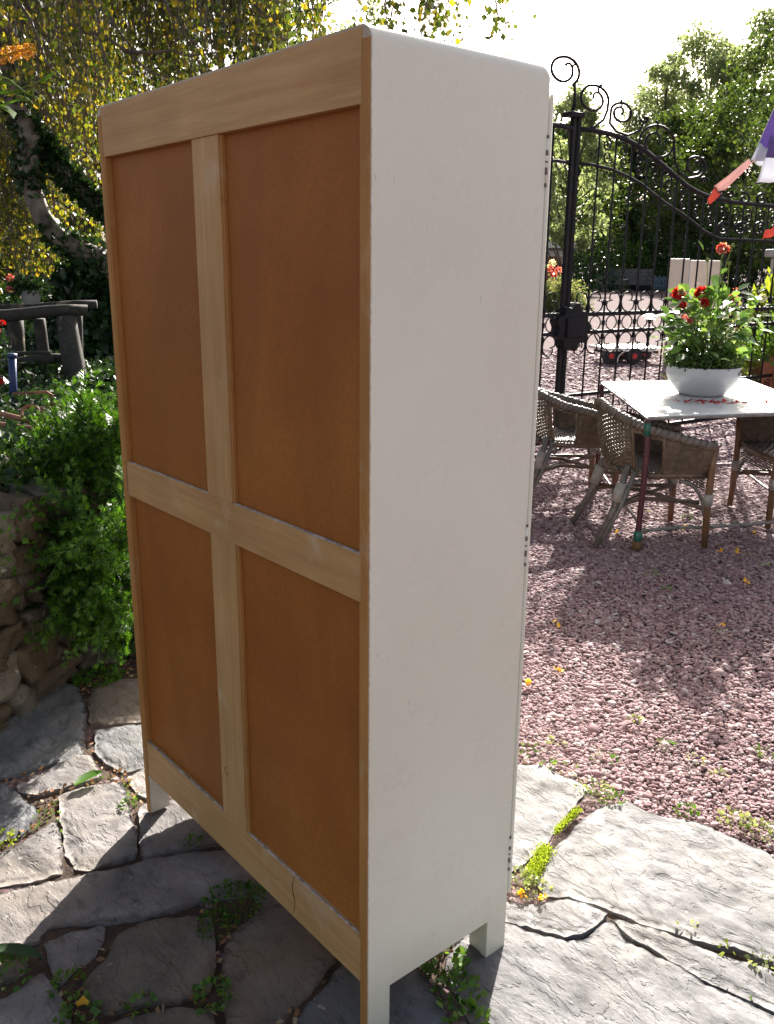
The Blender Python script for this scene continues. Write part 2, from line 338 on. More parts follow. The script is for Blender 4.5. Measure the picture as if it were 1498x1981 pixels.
def leaf_geo(P, A, L, Wd, fold=0.25, seed=None, S=None, tip=0.55):
    """kite leaves; P base points, A axes, L lengths, Wd widths"""
    n = len(P); A = unit(A); L = np.broadcast_to(L, n)[:, None]; Wd = np.broadcast_to(Wd, n)[:, None]
    if S is None: S = rng.normal(size=(n, 3))
    S = unit(S - A*(S*A).sum(1, keepdims=True)); Nn = np.cross(A, S)
    b = P; m = P+A*L*(1-tip); l = m+S*Wd*0.5+Nn*Wd*fold*0.5; r = m-S*Wd*0.5+Nn*Wd*fold*0.5; t = P+A*L
    V = np.stack([b, l, t, r], 1).reshape(-1, 3); F = np.arange(4*n).reshape(n, 4); return V, F
def cat_geo(L):
    V = []; F = []; o = 0
    for v, f in L: V.append(v); F.append(f+o); o += len(v)
    return np.concatenate(V), np.concatenate(F)

# ------------------------------------------------------------------ ground
def in_poly(x, y, poly):
    inside = np.zeros(np.shape(x), bool); n = len(poly)
    for i in range(n):
        x1, y1 = poly[i]; x2, y2 = poly[(i+1) % n]
        c = ((y1 > y) != (y2 > y)) & (x < (x2-x1)*(y-y1)/(y2-y1+1e-12)+x1); inside ^= c
    return inside
# gravel yard: one big sheet, gently uneven, dropping under the patio
def sheet(name, xs, ys, zf, mat):
    X, Y = np.meshgrid(xs, ys, indexing='ij'); Z = zf(X, Y); V = np.stack([X, Y, Z], -1).reshape(-1, 3)
    a = np.arange(len(xs)*len(ys)).reshape(len(xs), len(ys))
    F = np.stack([a[:-1, :-1], a[1:, :-1], a[1:, 1:], a[:-1, 1:]], -1).reshape(-1, 4)
    o = npmesh(name, V, F, mat); tag(o, kind='structure'); return o
xs = np.concatenate([np.linspace(-260, -12, 26), np.linspace(-11, 8, 77), np.linspace(10, 200, 12)])
ys = np.concatenate([np.linspace(-120, -6, 12), np.linspace(-5, 14, 77), np.linspace(16, 320, 30)])
sheet('gravel_yard', xs, ys, lambda X, Y: -0.022+0.008*np.sin(X*2.1+Y*0.7)*np.sin(Y*1.7), MT['gravel'])
def z7(x, y): return (x*0.5073, 1300+y*0.5073)
def z8(x, y): return (760+x*0.4927, 1380+y*0.4927)
STONES = [  # (material, view, outline, extra height)
 (0, z7, [(-90,200),(60,130),(190,20),(300,50),(328,120),(325,200),(318,300),(180,345),(60,392),(-90,402)], 0),
 (2, z7, [(336,105),(350,50),(420,15),(560,10),(640,60),(620,175),(520,182),(400,192),(340,182)], 0),
 (0, z7, [(362,215),(440,197),(560,192),(650,205),(640,300),(545,352),(470,370),(390,330),(360,290)], 0),
 (1, z7, [(65,425),(180,362),(300,300),(345,310),(395,382),(330,406),(230,436),(130,462),(75,445)], 0),
 (0, z7, [(-90,418),(0,405),(60,442),(100,480),(150,508),(130,556),(80,606),(0,636),(-90,660)], 0),
 (1, z7, [(225,462),(330,425),(400,418),(470,420),(488,470),(495,540),(523,600),(523,690),(400,728),(340,748),(290,738),(252,690),(242,600),(222,520)], 0.004),
 (1, z7, [(480,390),(560,355),(680,400),(640,450),(560,462),(520,447)], 0),
 (1, z7, [(532,500),(640,472),(720,500),(800,556),(880,590),(900,630),(720,663),(550,696),(530,650)], 0),
 (1, z7, [(-90,715),(0,682),(100,630),(213,552),(236,620),(240,748),(150,775),(0,800),(-90,815)], 0),
 (1, z7, [(-90,850),(0,832),(150,802),(325,762),(550,706),(800,668),(1000,664),(1100,730),(1020,830),(800,850),(650,895),(550,925),(400,940),(182,962),(150,1016),(0,1032),(-90,1040)], 0.002),
 (1, z7, [(160,1020),(230,985),(390,948),(404,1000),(350,1072),(225,1178),(190,1130)], 0),
 (2, z7, [(302,1170),(420,1042),(440,990),(480,962),(600,928),(800,907),(820,960),(826,1100),(798,1200),(700,1235),(500,1260),(392,1288),(350,1250)], 0),
 (2, z7, [(852,1020),(900,962),(1020,880),(1120,860),(1260,960),(1290,1060),(1222,1178),(1100,1290),(1030,1420),(852,1420),(842,1180)], 0),
 (2, z7, [(-90,1085),(60,1082),(110,1092),(90,1128),(0,1168),(-90,1195)], 0),
 (1, z7, [(-90,1258),(30,1222),(160,1132),(200,1182),(273,1280),(268,1420),(-90,1420)], 0),
 (2, z7, [(330,1345),(500,1292),(640,1268),(812,1265),(826,1420),(320,1420)], 0),
 (0, z7, [(1060,1420),(1150,1262),(1240,1182),(1310,1090),(1380,1100),(1500,1200),(1570,1420)], 0),
 (3, z8, [(330,250),(420,200),(495,195),(600,205),(700,250),(770,282),(730,338),(688,395),(630,465),(555,545),(500,596),(430,640),(330,640),(250,480)], 0.004),
 (3, z8, [(560,658),(600,585),(648,505),(705,448),(755,398),(830,352),(930,346),(1000,385),(1100,402),(1220,430),(1350,490),(1450,540),(1600,650),(1800,800),(1800,1110),(1498,966),(1380,934),(1180,880),(1000,822),(850,762),(700,712),(600,697)], 0.006),
 (3, z8, [(380,700),(450,735),(560,742),(660,728),(760,747),(848,785),(800,832),(740,876),(680,880),(600,852),(530,822),(455,817),(340,790)], 0.012),
 (3, z8, [(300,835),(345,800),(455,822),(600,858),(690,886),(750,884),(856,792),(930,880),(1100,965),(1220,1040),(1400,1118),(1498,1168),(1800,1290),(1800,1500),(360,1500),(335,1250),(262,1120),(205,985),(240,900)], 0.0),
 (3, z8, [(862,796),(1000,830),(1130,880),(1250,922),(1400,972),(1498,1012),(1800,1130),(1800,1284),(1498,1164),(1400,1114),(1220,1036),(1100,961),(934,876)], 0.007),
 (0, z8, [(-140,1060),(0,960),(90,985),(135,1010),(180,1110),(235,1240),(300,1500),(-220,1500),(-200,1200)], 0),
]
HIDDEN = [  # paving behind and under the wardrobe, in metres
 (1, [(0.30,0.02),(0.62,0.05),(0.66,0.32),(0.48,0.45),(0.28,0.36)]), 
 (2, [(0.22,0.46),(0.5,0.52),(0.5,0.8),(0.1,0.9),(0.05,0.55)]), (1, [(-0.15,0.98),(0.22,0.86),(0.18,1.04),(-0.25,1.2)]), (2,[(-0.42,0.55),(-0.02,0.58),(0.0,0.92),(-0.4,0.95)])]
patio = thing('patio', None, None); patio['kind'] = 'structure'
ALLPOLY = []
def resample(poly, step, jit, seed):
    out = []; n = len(poly)
    # corner rounding by Chaikin once
    q = []
    for i in range(n):
        a = np.array(poly[i]); b = np.array(poly[(i+1) % n]); q += [a*0.93+b*0.07, a*0.07+b*0.93]
    n = len(q)
    for i in range(n):
        a, b = q[i], q[(i+1) % n]; L = np.linalg.norm(b-a); k = max(1, int(round(L/step)))
        nm = np.array([a[1]-b[1], b[0]-a[0]])/max(L, 1e-6)
        for j in range(k):
            p = a+(b-a)*j/k
            o = jit*(noise.noise(Vector((p[0]*14, p[1]*14, seed)))+0.7*noise.noise(Vector((p[0]*45, p[1]*45, seed))))
            out.append(p+nm*o)
    return out
def flagstone(poly, mat, dz, seed, step=0.014):
    b = resample(poly, step, 0.007, seed); nb = len(b); P = np.array(b)
    lo, hi = P.min(0), P.max(0)
    gx, gy = np.meshgrid(np.arange(lo[0], hi[0], step), np.arange(lo[1], hi[1], step)); gx = gx.ravel()+rng.uniform(-.3, .3, gx.size)*step; gy = gy.ravel()+rng.uniform(-.3, .3, gy.size)*step
    ok = in_poly(gx, gy, b); gx, gy = gx[ok], gy[ok]
    Q = np.stack([gx, gy], 1)
    seg = P; d = np.full(len(Q), 9.0)
    for i in range(nb):
        d = np.minimum(d, np.hypot(Q[:, 0]-P[i, 0], Q[:, 1]-P[i, 1]))
    Q = Q[d > step*0.6]; d = d[d > step*0.6]
    co = [Vector((x, y)) for x, y in P]+[Vector((x, y)) for x, y in Q]
    r = geometry.delaunay_2d_cdt(co, [(i, (i+1) % nb) for i in range(nb)], [], 1, 1e-6)
    vs2, fs = r[0], r[2]; orig = r[3]
    rs = random.Random(seed); tx, ty = rs.uniform(-.012, .012), rs.uniform(-.012, .012); cx, cy = P.mean(0); an = rs.uniform(0, 3.1)
    ca, sa = math.cos(an), math.sin(an)
    dd = {}
    for k, (q, og) in enumerate(zip(vs2, orig)):
        i = og[0] if og else 0; dd[k] = 0.0 if i < nb else float(d[i-nb])
    V = []
    for k, q in enumerate(vs2):
        x, y = q; u = (x*ca+y*sa); v = (-x*sa+y*ca)
        n1 = noise.noise(Vector((x*3, y*3, seed)))
        s = noise.fractal(Vector((u*5, v*11, seed*1.7)), 0.9, 2.0, 4)
        st = math.floor(s*3.2+0.35*n1)/3.2
        h = dz+tx*(x-cx)+ty*(y-cy)+0.0035*n1+0.0075*st+0.0022*noise.noise(Vector((u*22, v*50, seed)))
        e = dd[k]; h -= 0.0065*max(0.0, 1-e/0.012)**2
        V.append((x, y, h-0.004))
    nv = len(V); mb = MB(); F = [tuple(f) for f in fs]
    mb.add(V, F, True)
    loop = [None]*nb
    for k, og in enumerate(orig):
        for i in og:
            if i < nb: loop[i] = k
    loop = [l for l in loop if l is not None]
    low = [(V[k][0]+(cx-V[k][0])*0.03, V[k][1]+(cy-V[k][1])*0.03, -0.07) for k in loop]
    o = len(mb.v); mb.add(low, [])
    m = len(loop)
    for i in range(m):
        mb.f.append((loop[i], o+i, o+(i+1) % m, loop[(i+1) % m])); mb.sm.append(False)
    ob = obj('flagstone', mb, mat, patio); return ob
for k, (mi, view, out, dz) in enumerate(STONES):
    poly = [tuple(G(*view(x, y))[:2]) for x, y in out]; ALLPOLY.append(poly)
    flagstone(poly, SL[mi], dz, k+1, 0.013)
for k, (mi, poly) in enumerate(HIDDEN):
    ALLPOLY.append(poly); flagstone(poly, SL[mi], 0, 60+k, 0.03)
# earth in the joints: a sheet under the paving, 15 mm below the stones
EDGE = [G(*z8(x, y))[:2] for x, y in [(1800,760),(1600,640),(1450,545),(1220,440),(1000,395),(930,345),(830,350),(770,285),(600,200),(420,190)]]
soil_poly = [tuple(e) for e in EDGE]+[(0.2, 1.05), (-0.3, 1.25), (-0.9, 1.2), (-1.3, 0.6), (-1.0, 0.0), (-0.7, -0.6), (-0.3, -1.6), (0.8, -2.4), (3.0, -2.0), (3.4, 0.0)]
def earth():
    lo = (-1.7, -2.5); xs_ = np.arange(-1.7, 3.5, 0.03); ys_ = np.arange(-2.5, 2.2, 0.03)
    X, Y = np.meshgrid(xs_, ys_, indexing='ij'); Z = np.empty_like(X)
    for i in range(X.shape[0]):
        for j in range(X.shape[1]): Z[i, j] = -0.020+0.012*noise.fractal(Vector((X[i, j]*7, Y[i, j]*7, 3)), 1, 2, 3)
    a = np.arange(X.size).reshape(X.shape); F = np.stack([a[:-1, :-1], a[1:, :-1], a[1:, 1:], a[:-1, 1:]], -1).reshape(-1, 4)
    cx = X.ravel()[F].mean(1); cy = Y.ravel()[F].mean(1); F = F[in_poly(cx, cy, soil_poly)]
    o = npmesh('joint_soil', np.stack([X, Y, Z], -1).reshape(-1, 3), F, MT['soil'], patio); o.data.polygons.foreach_set('use_smooth', [True]*len(F))
earth()

# pebbles: real stones scattered over the near yard
def pebble_src(seed):
    bm = bmesh.new(); bmesh.ops.create_icosphere(bm, subdivisions=1 if seed < 5 else 1, radius=1.0); rs = random.Random(seed)
    sx, sy, sz = rs.uniform(1.0, 1.4), rs.uniform(.65, .95), rs.uniform(.32, .5)
    for v in bm.verts:
        f = 1+0.32*noise.noise(v.co*1.3+Vector((seed*3.1, 0, 0))); v.co = Vector((v.co.x*sx*f, v.co.y*sy*f, v.co.z*sz*f))
    me = bpy.data.meshes.new('pebble'); bm.to_mesh(me); bm.free(); me.polygons.foreach_set('use_smooth', [seed % 2 == 0]*len(me.polygons)); me.materials.append(MT['pebble'])
    return bpy.data.objects.new('pebble', me)
pc = bpy.data.collections.new('pebble_shapes')
for s in range(8): pc.objects.link(pebble_src(s))
def pebbles():
    a0 = math.atan2(*(ray(880, 1000)[:2][::-1])); a1 = math.atan2(*(ray(1980, 1000)[:2][::-1]))
    pts = []; sc = []
    for r0, r1, dens, size in ((1.6, 3.2, 15000, 0.0060), (3.2, 5.0, 11500, 0.0064), (5.0, 7.5, 5600, 0.0086), (7.5, 11.0, 1500, 0.0155), (11.0, 17.0, 420, 0.022)):
        area = abs(a0-a1)*(r1*r1-r0*r0)/2; n = int(area*dens); r = np.sqrt(rng.uniform(r0*r0, r1*r1, n)); a = rng.uniform(min(a0, a1), max(a0, a1), n)
        x = CAM[0]+r*np.cos(a); y = CAM[1]+r*np.sin(a)
        pts.append(np.stack([x, y, rng.uniform(-0.019, -0.011, n)], 1)); sc.append(size*np.exp(rng.normal(0, 0.40, n)))
    P = np.concatenate(pts); S = np.concatenate(sc)
    ok = ~in_poly(P[:, 0], P[:, 1], soil_poly)
    # a fringe of strays over the edge of the paving joints
    fr = in_poly(P[:, 0], P[:, 1], [(x, y-0.0) for x, y in soil_poly]) & (rng.random(len(P)) < 0.05) & (P[:, 1] > 0.9)
    for poly in ALLPOLY: fr &= ~in_poly(P[:, 0], P[:, 1], poly)
    for poly in ALLPOLY: ok &= ~in_poly(P[:, 0], P[:, 1], poly)
    P, S = P[ok | fr], S[ok | fr]
    me = bpy.data.meshes.new('gravel_pebbles'); me.vertices.add(len(P)); me.vertices.foreach_set('co', P.astype(np.float32).ravel())
    at = me.attributes.new('psize', 'FLOAT', 'POINT'); at.data.foreach_set('value', S.astype(np.float32))
    o = bpy.data.objects.new('gravel_pebbles', me); C.objects.link(o); tag(o, 'pinkish crushed gravel covering the yard beyond the paving', 'gravel', kind='stuff')
    ng = bpy.data.node_groups.new('scatter', 'GeometryNodeTree')
    ng.interface.new_socket('Geometry', in_out='INPUT', socket_type='NodeSocketGeometry'); ng.interface.new_socket('Geometry', in_out='OUTPUT', socket_type='NodeSocketGeometry')
    gi = ng.nodes.new('NodeGroupInput'); go = ng.nodes.new('NodeGroupOutput'); ins = ng.nodes.new('GeometryNodeInstanceOnPoints')
    ci = ng.nodes.new('GeometryNodeCollectionInfo'); ci.inputs[0].default_value = pc; ci.inputs['Separate Children'].default_value = True; ci.inputs['Reset Children'].default_value = True
    rv = ng.nodes.new('FunctionNodeRandomValue'); rv.data_type = 'FLOAT_VECTOR'; rv.inputs[0].default_value = (-0.35, -0.35, 0); rv.inputs[1].default_value = (0.35, 0.35, 6.283)
    na = ng.nodes.new('GeometryNodeInputNamedAttribute'); na.data_type = 'FLOAT'; na.inputs[0].default_value = 'psize'
    ins.inputs['Pick Instance'].default_value = True
    L = ng.links.new; L(gi.outputs[0], ins.inputs['Points']); L(ci.outputs[0], ins.inputs['Instance']); L(rv.outputs[0], ins.inputs['Rotation']); L(na.outputs[0], ins.inputs['Scale']); L(ins.outputs[0], go.inputs[0])
    md = o.modifiers.new('scatter', 'NODES'); md.node_group = ng
    return len(P)
print('pebbles', pebbles())

# ------------------------------------------------------------------ wardrobe
W_, D_, H_ = 0.983, 0.395, 1.811; T_ = 0.018
wd = thing('wardrobe', 'tall cream painted wardrobe seen from behind, brown hardboard back in a pine frame', 'wardrobe')
def side_poly():
    p = [(0, 0), (0.057, 0), (0.057, 0.094), (0.336, 0.094), (0.336, 0), (D_, 0), (D_, H_-0.045)]
    return p+[(0, H_-0.045)]
def side(x0, x1, nm):
    # built from three boxes joined edge to edge as one outline
    mb = MB(); poly = side_poly(); n = len(poly)
    vs = [(x0, y, z) for y, z in poly]+[(x1, y, z) for y, z in poly]
    quads = [(0, 1, 2, 7), (2, 3, 6, 7), (3, 4, 5, 6)]
    fs = [q[::-1] for q in quads]+[tuple(i+n for i in q) for q in quads]+[(i, (i+1) % n, n+(i+1) % n, n+i) for i in range(n) if i != 6]
    mb.add(vs, fs); return obj(nm, mb, MT['paint'], wd, fix=True)
side(0.0, T_, 'side_panel'); side(W_-T_, W_, 'side_panel')
def top_shell():
    # rounded over both upper long edges and eased at the front, swept back to front
    Rr = 0.022; mb = MB(); z0 = H_-0.045
    outer = [(0, z0)]+[(Rr-Rr*math.cos(a), H_-Rr+Rr*math.sin(a)) for a in np.linspace(0, math.pi/2, 9)]+[(W_-Rr+Rr*math.sin(a), H_-Rr+Rr*math.cos(a)) for a in np.linspace(0, math.pi/2, 9)]+[(W_, z0)]
    inner = [(T_, z0), (T_, H_-T_-0.012), (T_+0.012, H_-T_), (W_-T_-0.012, H_-T_), (W_-T_, H_-T_-0.012), (W_-T_, z0)]
    ys_ = [0.0, 0.1, 0.2, 0.3, D_-0.013, D_-0.008, D_-0.003, D_]; sh = [0, 0, 0, 0, 0, 0.0012, 0.0045, 0.010]
    n = len(outer); vs = []
    for y, s in zip(ys_, sh):
        for x, z in outer:
            k = (z-z0)/(H_-z0); vs.append((x, y, z-s*k))
    fs = [(i*n+j, i*n+j+1, (i+1)*n+j+1, (i+1)*n+j) for i in range(len(ys_)-1) for j in range(n-1)]
    mb.add(vs, fs, True)
    o = len(mb.v); m = len(inner); mb.add([(x, 0.0, z) for x, z in inner]+[(x, D_, z-0.006) for x, z in inner], [(i, i+1, m+i+1, m+i) for i in range(m-1)])
    # end caps (front and back edge of the shell)
    def strip(y, s):
        pts = [(x, y, z-s*((z-z0)/(H_-z0))) for x, z in outer]; ins = [(x, y, z-(0.006 if y > .1 else 0)) for x, z in inner]
        oo = len(mb.v); mb.add(pts+ins, [])
        a = oo; b = oo+n; ii = [0, 1, 2, 3, 4, 5]
        mb.f.append((a, a+1, b+1, b)); mb.f.append(tuple([b+1]+[a+k for k in range(1, 10)]+[b+2])) ; mb.f.append((a+9, a+10, b+3, b+2)); mb.f.append(tuple([b+3]+[a+k for k in range(10, 19)]+[b+4])); mb.f.append((a+18, a+19, b+5, b+4))
        mb.sm += [False]*5
    strip(0.0, 0); strip(D_, 0.010)
    return obj('top_panel', mb, MT['paint'], wd, fix=True)
top_shell()
def wbox(name, lo, hi, mat, bev=0.0012, parent=wd): return obj(name, MB().box(lo, hi), mat, parent, bev)
# bare wood back edge of the two side panels, 2 mm proud
for x0, x1 in ((0.0012, T_+0.0015), (W_-T_-0.0015, W_-0.0005)):
    wbox('edge_strip', (x0, -0.0022, 0.0), (x1, 0.0, H_-0.02), MT['pine_d'], 0.0006)
FX0, FX1 = T_, W_-T_; S0, S1 = 0.430, 0.531; YF, YB = 0.0015, 0.014
rt = wbox('top_rail', (FX0+0.0017, -0.0014, 1.704), (FX1-0.0017, YB, H_-0.0035), MT['pine_h'])
wbox('middle_rail', (FX0, YF, 0.913), (FX1, YB, 1.0), MT['pine_h'])
br = wbox('bottom_rail', (FX0, YF, 0.118), (FX1, YB, 0.224), MT['pine_h'])
wbox('centre_stile', (S0, YF, 1.0), (S1, YB, 1.704), MT['pine_v']); wbox('centre_stile', (S0+0.004, YF, 0.224), (S1+0.006, YB, 0.913), MT['pine_v'])
for x0, x1 in ((FX0, FX0+0.008), (FX1-0.007, FX1), ):
    for z0, z1 in ((0.224, 0.913), (1.0, 1.704)): wbox('bead', (x0, -0.0008, z0), (x1, YB, z1), MT['pine_d'], 0.0008)
for z0, z1, x in ((0.224, 0.913, S1+0.006), (1.0, 1.704, S1)): wbox('bead', (x, 0.006, z0), (x+0.006, YB, z1), MT['pine_d'], 0.0008)
for x0, x1 in ((FX0+0.008, S0+0.01), (S1+0.002, FX1-0.006)):
    for z0, z1 in ((0.22, 0.917), (0.996, 1.708)): wbox('back_panel', (x0, YB, z0), (x1, YB+0.0035, z1), MT['hard'], 0)
# crack through the bottom rail and the knot on the lower stile
mb = MB(); mb.tube([(0.728+0.004*math.sin(z*90)+(0.214-z)*0.03, YF-0.0003, z) for z in np.linspace(0.222, 0.128, 9)], [0.0003, .0006, .0009, .0008, .001, .0008, .0006, .0005, .0003], 4); obj('crack', mb, MT['crack'], br)
for (kx, kz, kr) in ((0.456, 0.345, 0.006), (0.463, 0.338, 0.0035)):
    mb = MB(); mb.tube([(kx+kr*math.cos(a), YF-0.0002, kz+kr*1.5*math.sin(a)) for a in np.linspace(0.4, 5.4, 12)], 0.00045, 4); obj('knot_ring', mb, MT['crack'], wd)
# pale lines standing in for skylight on the ledge tops
rnd = random.Random(3)
for x0, x1, z in ((FX0+.008, S0, 1.0), (S1+.006, FX1-.008, 1.0), (FX0+.01, S0, 0.224), (S1+.01, 0.735, 0.224), (0.735, FX1-.008, 0.224)):
    pts = [(x, 0.006, z+0.0006) for x in np.linspace(x0, x1, 30)]
    mb = MB(); mb.tube(pts, [0.0011*(0.6+0.9*rnd.random()) for _ in pts], 5, flat=2.6); obj('ledge_light_line', mb, MT['ledge_light'], wd)
# front: legs behind the side panel, apron, doors, hinges
for x0, x1 in ((T_, 0.055), (W_-0.055, W_-T_)):
    wbox('leg', (x0, 0.338, 0.0), (x1, D_-0.001, 0.13), MT['paint'])
wbox('front_apron', (0.055, D_-0.02, 0.094), (W_-0.055, D_-0.001, 0.13), MT['paint'])
wbox('bottom_board', (T_, YB+0.004, 0.13), (W_-T_, D_-0.001, 0.148), MT['pine_h'])
for x0, x1, kx in ((0.0, W_/2-0.0015, W_/2-0.05), (W_/2+0.0015, W_+0.001, W_/2+0.05)):
    dr = wbox('door', (x0, D_+0.0025, 0.135), (x1, D_+0.014, 1.762), MT['paint'], 0.004)
    mb = MB(); mb.lathe([(0, .03), (.014, .028), (.016, .02), (.008, .008), (.009, 0)], (0, 0, 0), 14)
    mb.v = [(kx+x, D_+0.014+z, 0.98+y) for x, y, z in mb.v]; obj('knob', mb, MT['worn'], dr)
for hz in (1.652, 0.945, 0.24):
    h = MB(); h.tube([(W_-0.0005, D_+0.0012, hz-0.042), (W_-0.0005, D_+0.0012, hz+0.042)], 0.0026, 8)
    hg = obj('hinge', h, MT['paint'], wd)
    for k, (a, b) in enumerate(((-.042, -.036), (-.022, -.010), (-.002, .001), (.010, .019), (.038, .043))):
        m2 = MB(); m2.tube([(W_-0.0001, D_+0.0012, hz+a), (W_-0.0001, D_+0.0012, hz+b)], 0.0030, 8); obj('worn_knuckle', m2, MT['worn'], hg)

# ------------------------------------------------------------------ plants: generic builders
def tree(name, label, cat, base, height, crad, mat, nleaf, lsize, trunk_r, seed, clusters=34, czlo=0.3, group=None, tmat=None, squash=1.0):
    rs = random.Random(seed); r = np.random.default_rng(seed)
    t = thing(name, label, cat, base, group); base = np.array(base, float)
    mb = MB(); top = base+np.array([rs.uniform(-.1, .1)*crad, rs.uniform(-.1, .1)*crad, height*0.9])
    pts = [base+(top-base)*k/8+np.array([rs.uniform(-1, 1), rs.uniform(-1, 1), 0])*0.03*crad*(k > 0) for k in range(9)]
    mb.tube(pts, [trunk_r*(1-k/10.0) for k in range(9)], 8)
    cen = []
    for k in range(clusters):
        a = rs.uniform(0, 6.283); zf = czlo+(1-czlo)*((k+0.5)/clusters); prof = math.sin(math.pi*min(1, (zf-czlo)/(1-czlo)*0.80+0.17))**0.6
        rr = crad*prof*rs.uniform(0.45, 1.0); c = base+np.array([math.cos(a)*rr, math.sin(a)*rr*squash, height*zf]); cen.append(c)
        j = min(8, max(1, int((zf-0.18)*8))); p0 = np.array(pts[j]); m = (p0+c)/2+np.array([0, 0, -0.04*height*rs.random()])
        if k % 2 == 0: mb.tube([p0, m, c], [trunk_r*0.35*(1-j/11), trunk_r*0.2, trunk_r*0.05], 5)
    obj('trunk', mb, tmat or MT['bark'], t)
    cen = np.array(cen); idx = r.integers(0, len(cen), nleaf); cr = crad*r.uniform(0.16, 0.36, len(cen))
    d = unit(r.normal(size=(nleaf, 3)))*(r.random((nleaf, 1))**0.45); P = cen[idx]+d*cr[idx][:, None]*np.array([1, 1, 0.8])
    P = P[P[:, 2] > base[2]+height*czlo*0.55]; n = len(P)
    A = r.normal(size=(n, 3))+np.array([0, 0, -0.4]); L = lsize*np.exp(r.normal(0, .3, n))
    V, F = leaf_geo(P, A, L, L*0.62); cr_ = npmesh('crown', V, F, mat, t); return t
def bush_leaves(cen, rad, n, lsize, up=0.4, seed=1, wr=0.45, shell=0.55):
    r = np.random.default_rng(seed); d = unit(r.normal(size=(n, 3)))*(shell+(1-shell)*r.random((n, 1))); d[:, 2] = np.abs(d[:, 2])*1.0-0.12
    lump = 1+0.22*np.sin(d[:, :1]*9+seed)*np.cos(d[:, 1:2]*8+d[:, 2:]*6)
    P = np.array(cen)+d*lump*np.array(rad); A = d*0.8+r.normal(size=(n, 3))*0.6+np.array([0, 0, up]); L = lsize*np.exp(r.normal(0, .3, n))
    return leaf_geo(P, A, L, L*wr)
def bloom_parts(name, pts, rad, npet, seed, mat, parent):
    for k, p in enumerate(pts):
        V, F = flower_heads([p], rad, npet, seed+k); npmesh(name, V, F, mat, parent)
def flower_heads(pts, rad, npet, seed=1):
    r = np.random.default_rng(seed); g = []
    for p in pts:
        d = unit(r.normal(size=(npet, 3))); d[:, 2] = d[:, 2]*0.8+0.1
        P = np.array(p)+d*rad*0.25; g.append(leaf_geo(P, d, np.full(npet, rad*0.85), np.full(npet, rad*0.55), 0.5))
    return cat_geo(g)

# ------------------------------------------------------------------ far background, right: yard, trees, trailer, cart
# trees along the far side of the yard, each read off the photo: px of trunk, distance, height m, crown radius
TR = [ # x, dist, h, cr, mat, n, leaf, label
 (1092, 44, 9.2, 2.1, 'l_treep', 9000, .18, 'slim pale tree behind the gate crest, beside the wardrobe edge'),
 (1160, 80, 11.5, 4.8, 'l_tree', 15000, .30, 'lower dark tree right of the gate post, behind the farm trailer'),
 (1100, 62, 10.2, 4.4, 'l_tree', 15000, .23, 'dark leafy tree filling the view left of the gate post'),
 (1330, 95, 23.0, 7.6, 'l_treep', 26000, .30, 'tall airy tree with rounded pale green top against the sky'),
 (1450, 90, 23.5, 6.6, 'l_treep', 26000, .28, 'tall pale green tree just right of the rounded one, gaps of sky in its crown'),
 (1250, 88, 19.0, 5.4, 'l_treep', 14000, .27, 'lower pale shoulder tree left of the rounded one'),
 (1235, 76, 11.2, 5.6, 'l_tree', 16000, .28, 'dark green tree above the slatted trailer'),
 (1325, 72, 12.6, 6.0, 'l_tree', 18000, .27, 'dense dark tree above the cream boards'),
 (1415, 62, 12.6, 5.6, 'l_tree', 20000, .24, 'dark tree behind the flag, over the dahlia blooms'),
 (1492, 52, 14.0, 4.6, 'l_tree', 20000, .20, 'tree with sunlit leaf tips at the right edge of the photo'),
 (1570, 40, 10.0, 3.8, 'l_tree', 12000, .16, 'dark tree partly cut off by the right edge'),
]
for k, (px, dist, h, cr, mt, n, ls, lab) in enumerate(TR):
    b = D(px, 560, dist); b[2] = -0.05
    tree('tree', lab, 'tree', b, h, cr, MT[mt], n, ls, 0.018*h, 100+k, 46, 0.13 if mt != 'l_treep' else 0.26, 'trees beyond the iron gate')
for k, (px, dist, rx, hz, mt, n, ls, lab) in enumerate([
  (1205, 70, 6.0, 3.9, 'l_weed', 9000, .20, 'sunlit yellow-green hedge bush behind the slatted trailer'),
  (1120, 72, 5.0, 5.4, 'l_treep', 8000, .22, 'pale bush behind the dark plank fence'),
  (1300, 70, 6.5, 5.2, 'l_dark', 8000, .22, 'very dark bush behind the cream boards'),
  (1400, 64, 7.5, 7, 'l_dark', 12000, .2, 'very dark bush between the tree trunks on the right'),
  (1480, 56, 6.5, 7, 'l_dark', 12000, .16, 'dark bush at the right edge under the flag'),
  (1560, 54, 7.0, 7, 'l_dark', 7000, .18, 'dark bush beyond the right edge'),
  (1040, 60, 6.0, 5.0, 'l_dark', 7000, .22, 'dark bush mostly hidden by the wardrobe edge')]):
    b = D(px, 560, dist); b[2] = 0.2; V, F = bush_leaves(b, (rx, rx*0.7, hz), n, ls, 0.1, 300+k)
    tag(npmesh('bush', V, F, MT[mt]), lab, 'bush', 'bushes along the far side of the yard')
# leafy flowering bush left of the gate post
b = G(1083, 606); b[2] = 0.0
t = thing('flowering_bush', 'round green bush with pink and white roses left of the gate post', 'bush', b)
V, F = bush_leaves(b, (0.95, 0.95, 1.35), 9000, 0.07, 0.4, 21); npmesh('foliage', V, F, MT['l_pale'], t)
V, F = bush_leaves(b, (0.8, 0.8, 1.1), 5000, 0.08, 0.4, 22); npmesh('inner_foliage', V, F, MT['l_tree'], t)
bloom_parts('pink_flower', [b+np.array([-.1, -.5, 1.42]), b+np.array([.15, -.6, 1.25]), b+np.array([.3, -.55, 1.38])], 0.13, 40, 4, MT['pinkp'], t)
bloom_parts('white_flower', [b+np.array([.0, -.5, 1.6]), b+np.array([-.3, -.5, 1.45])], 0.13, 40, 5, MT['whitep'], t)

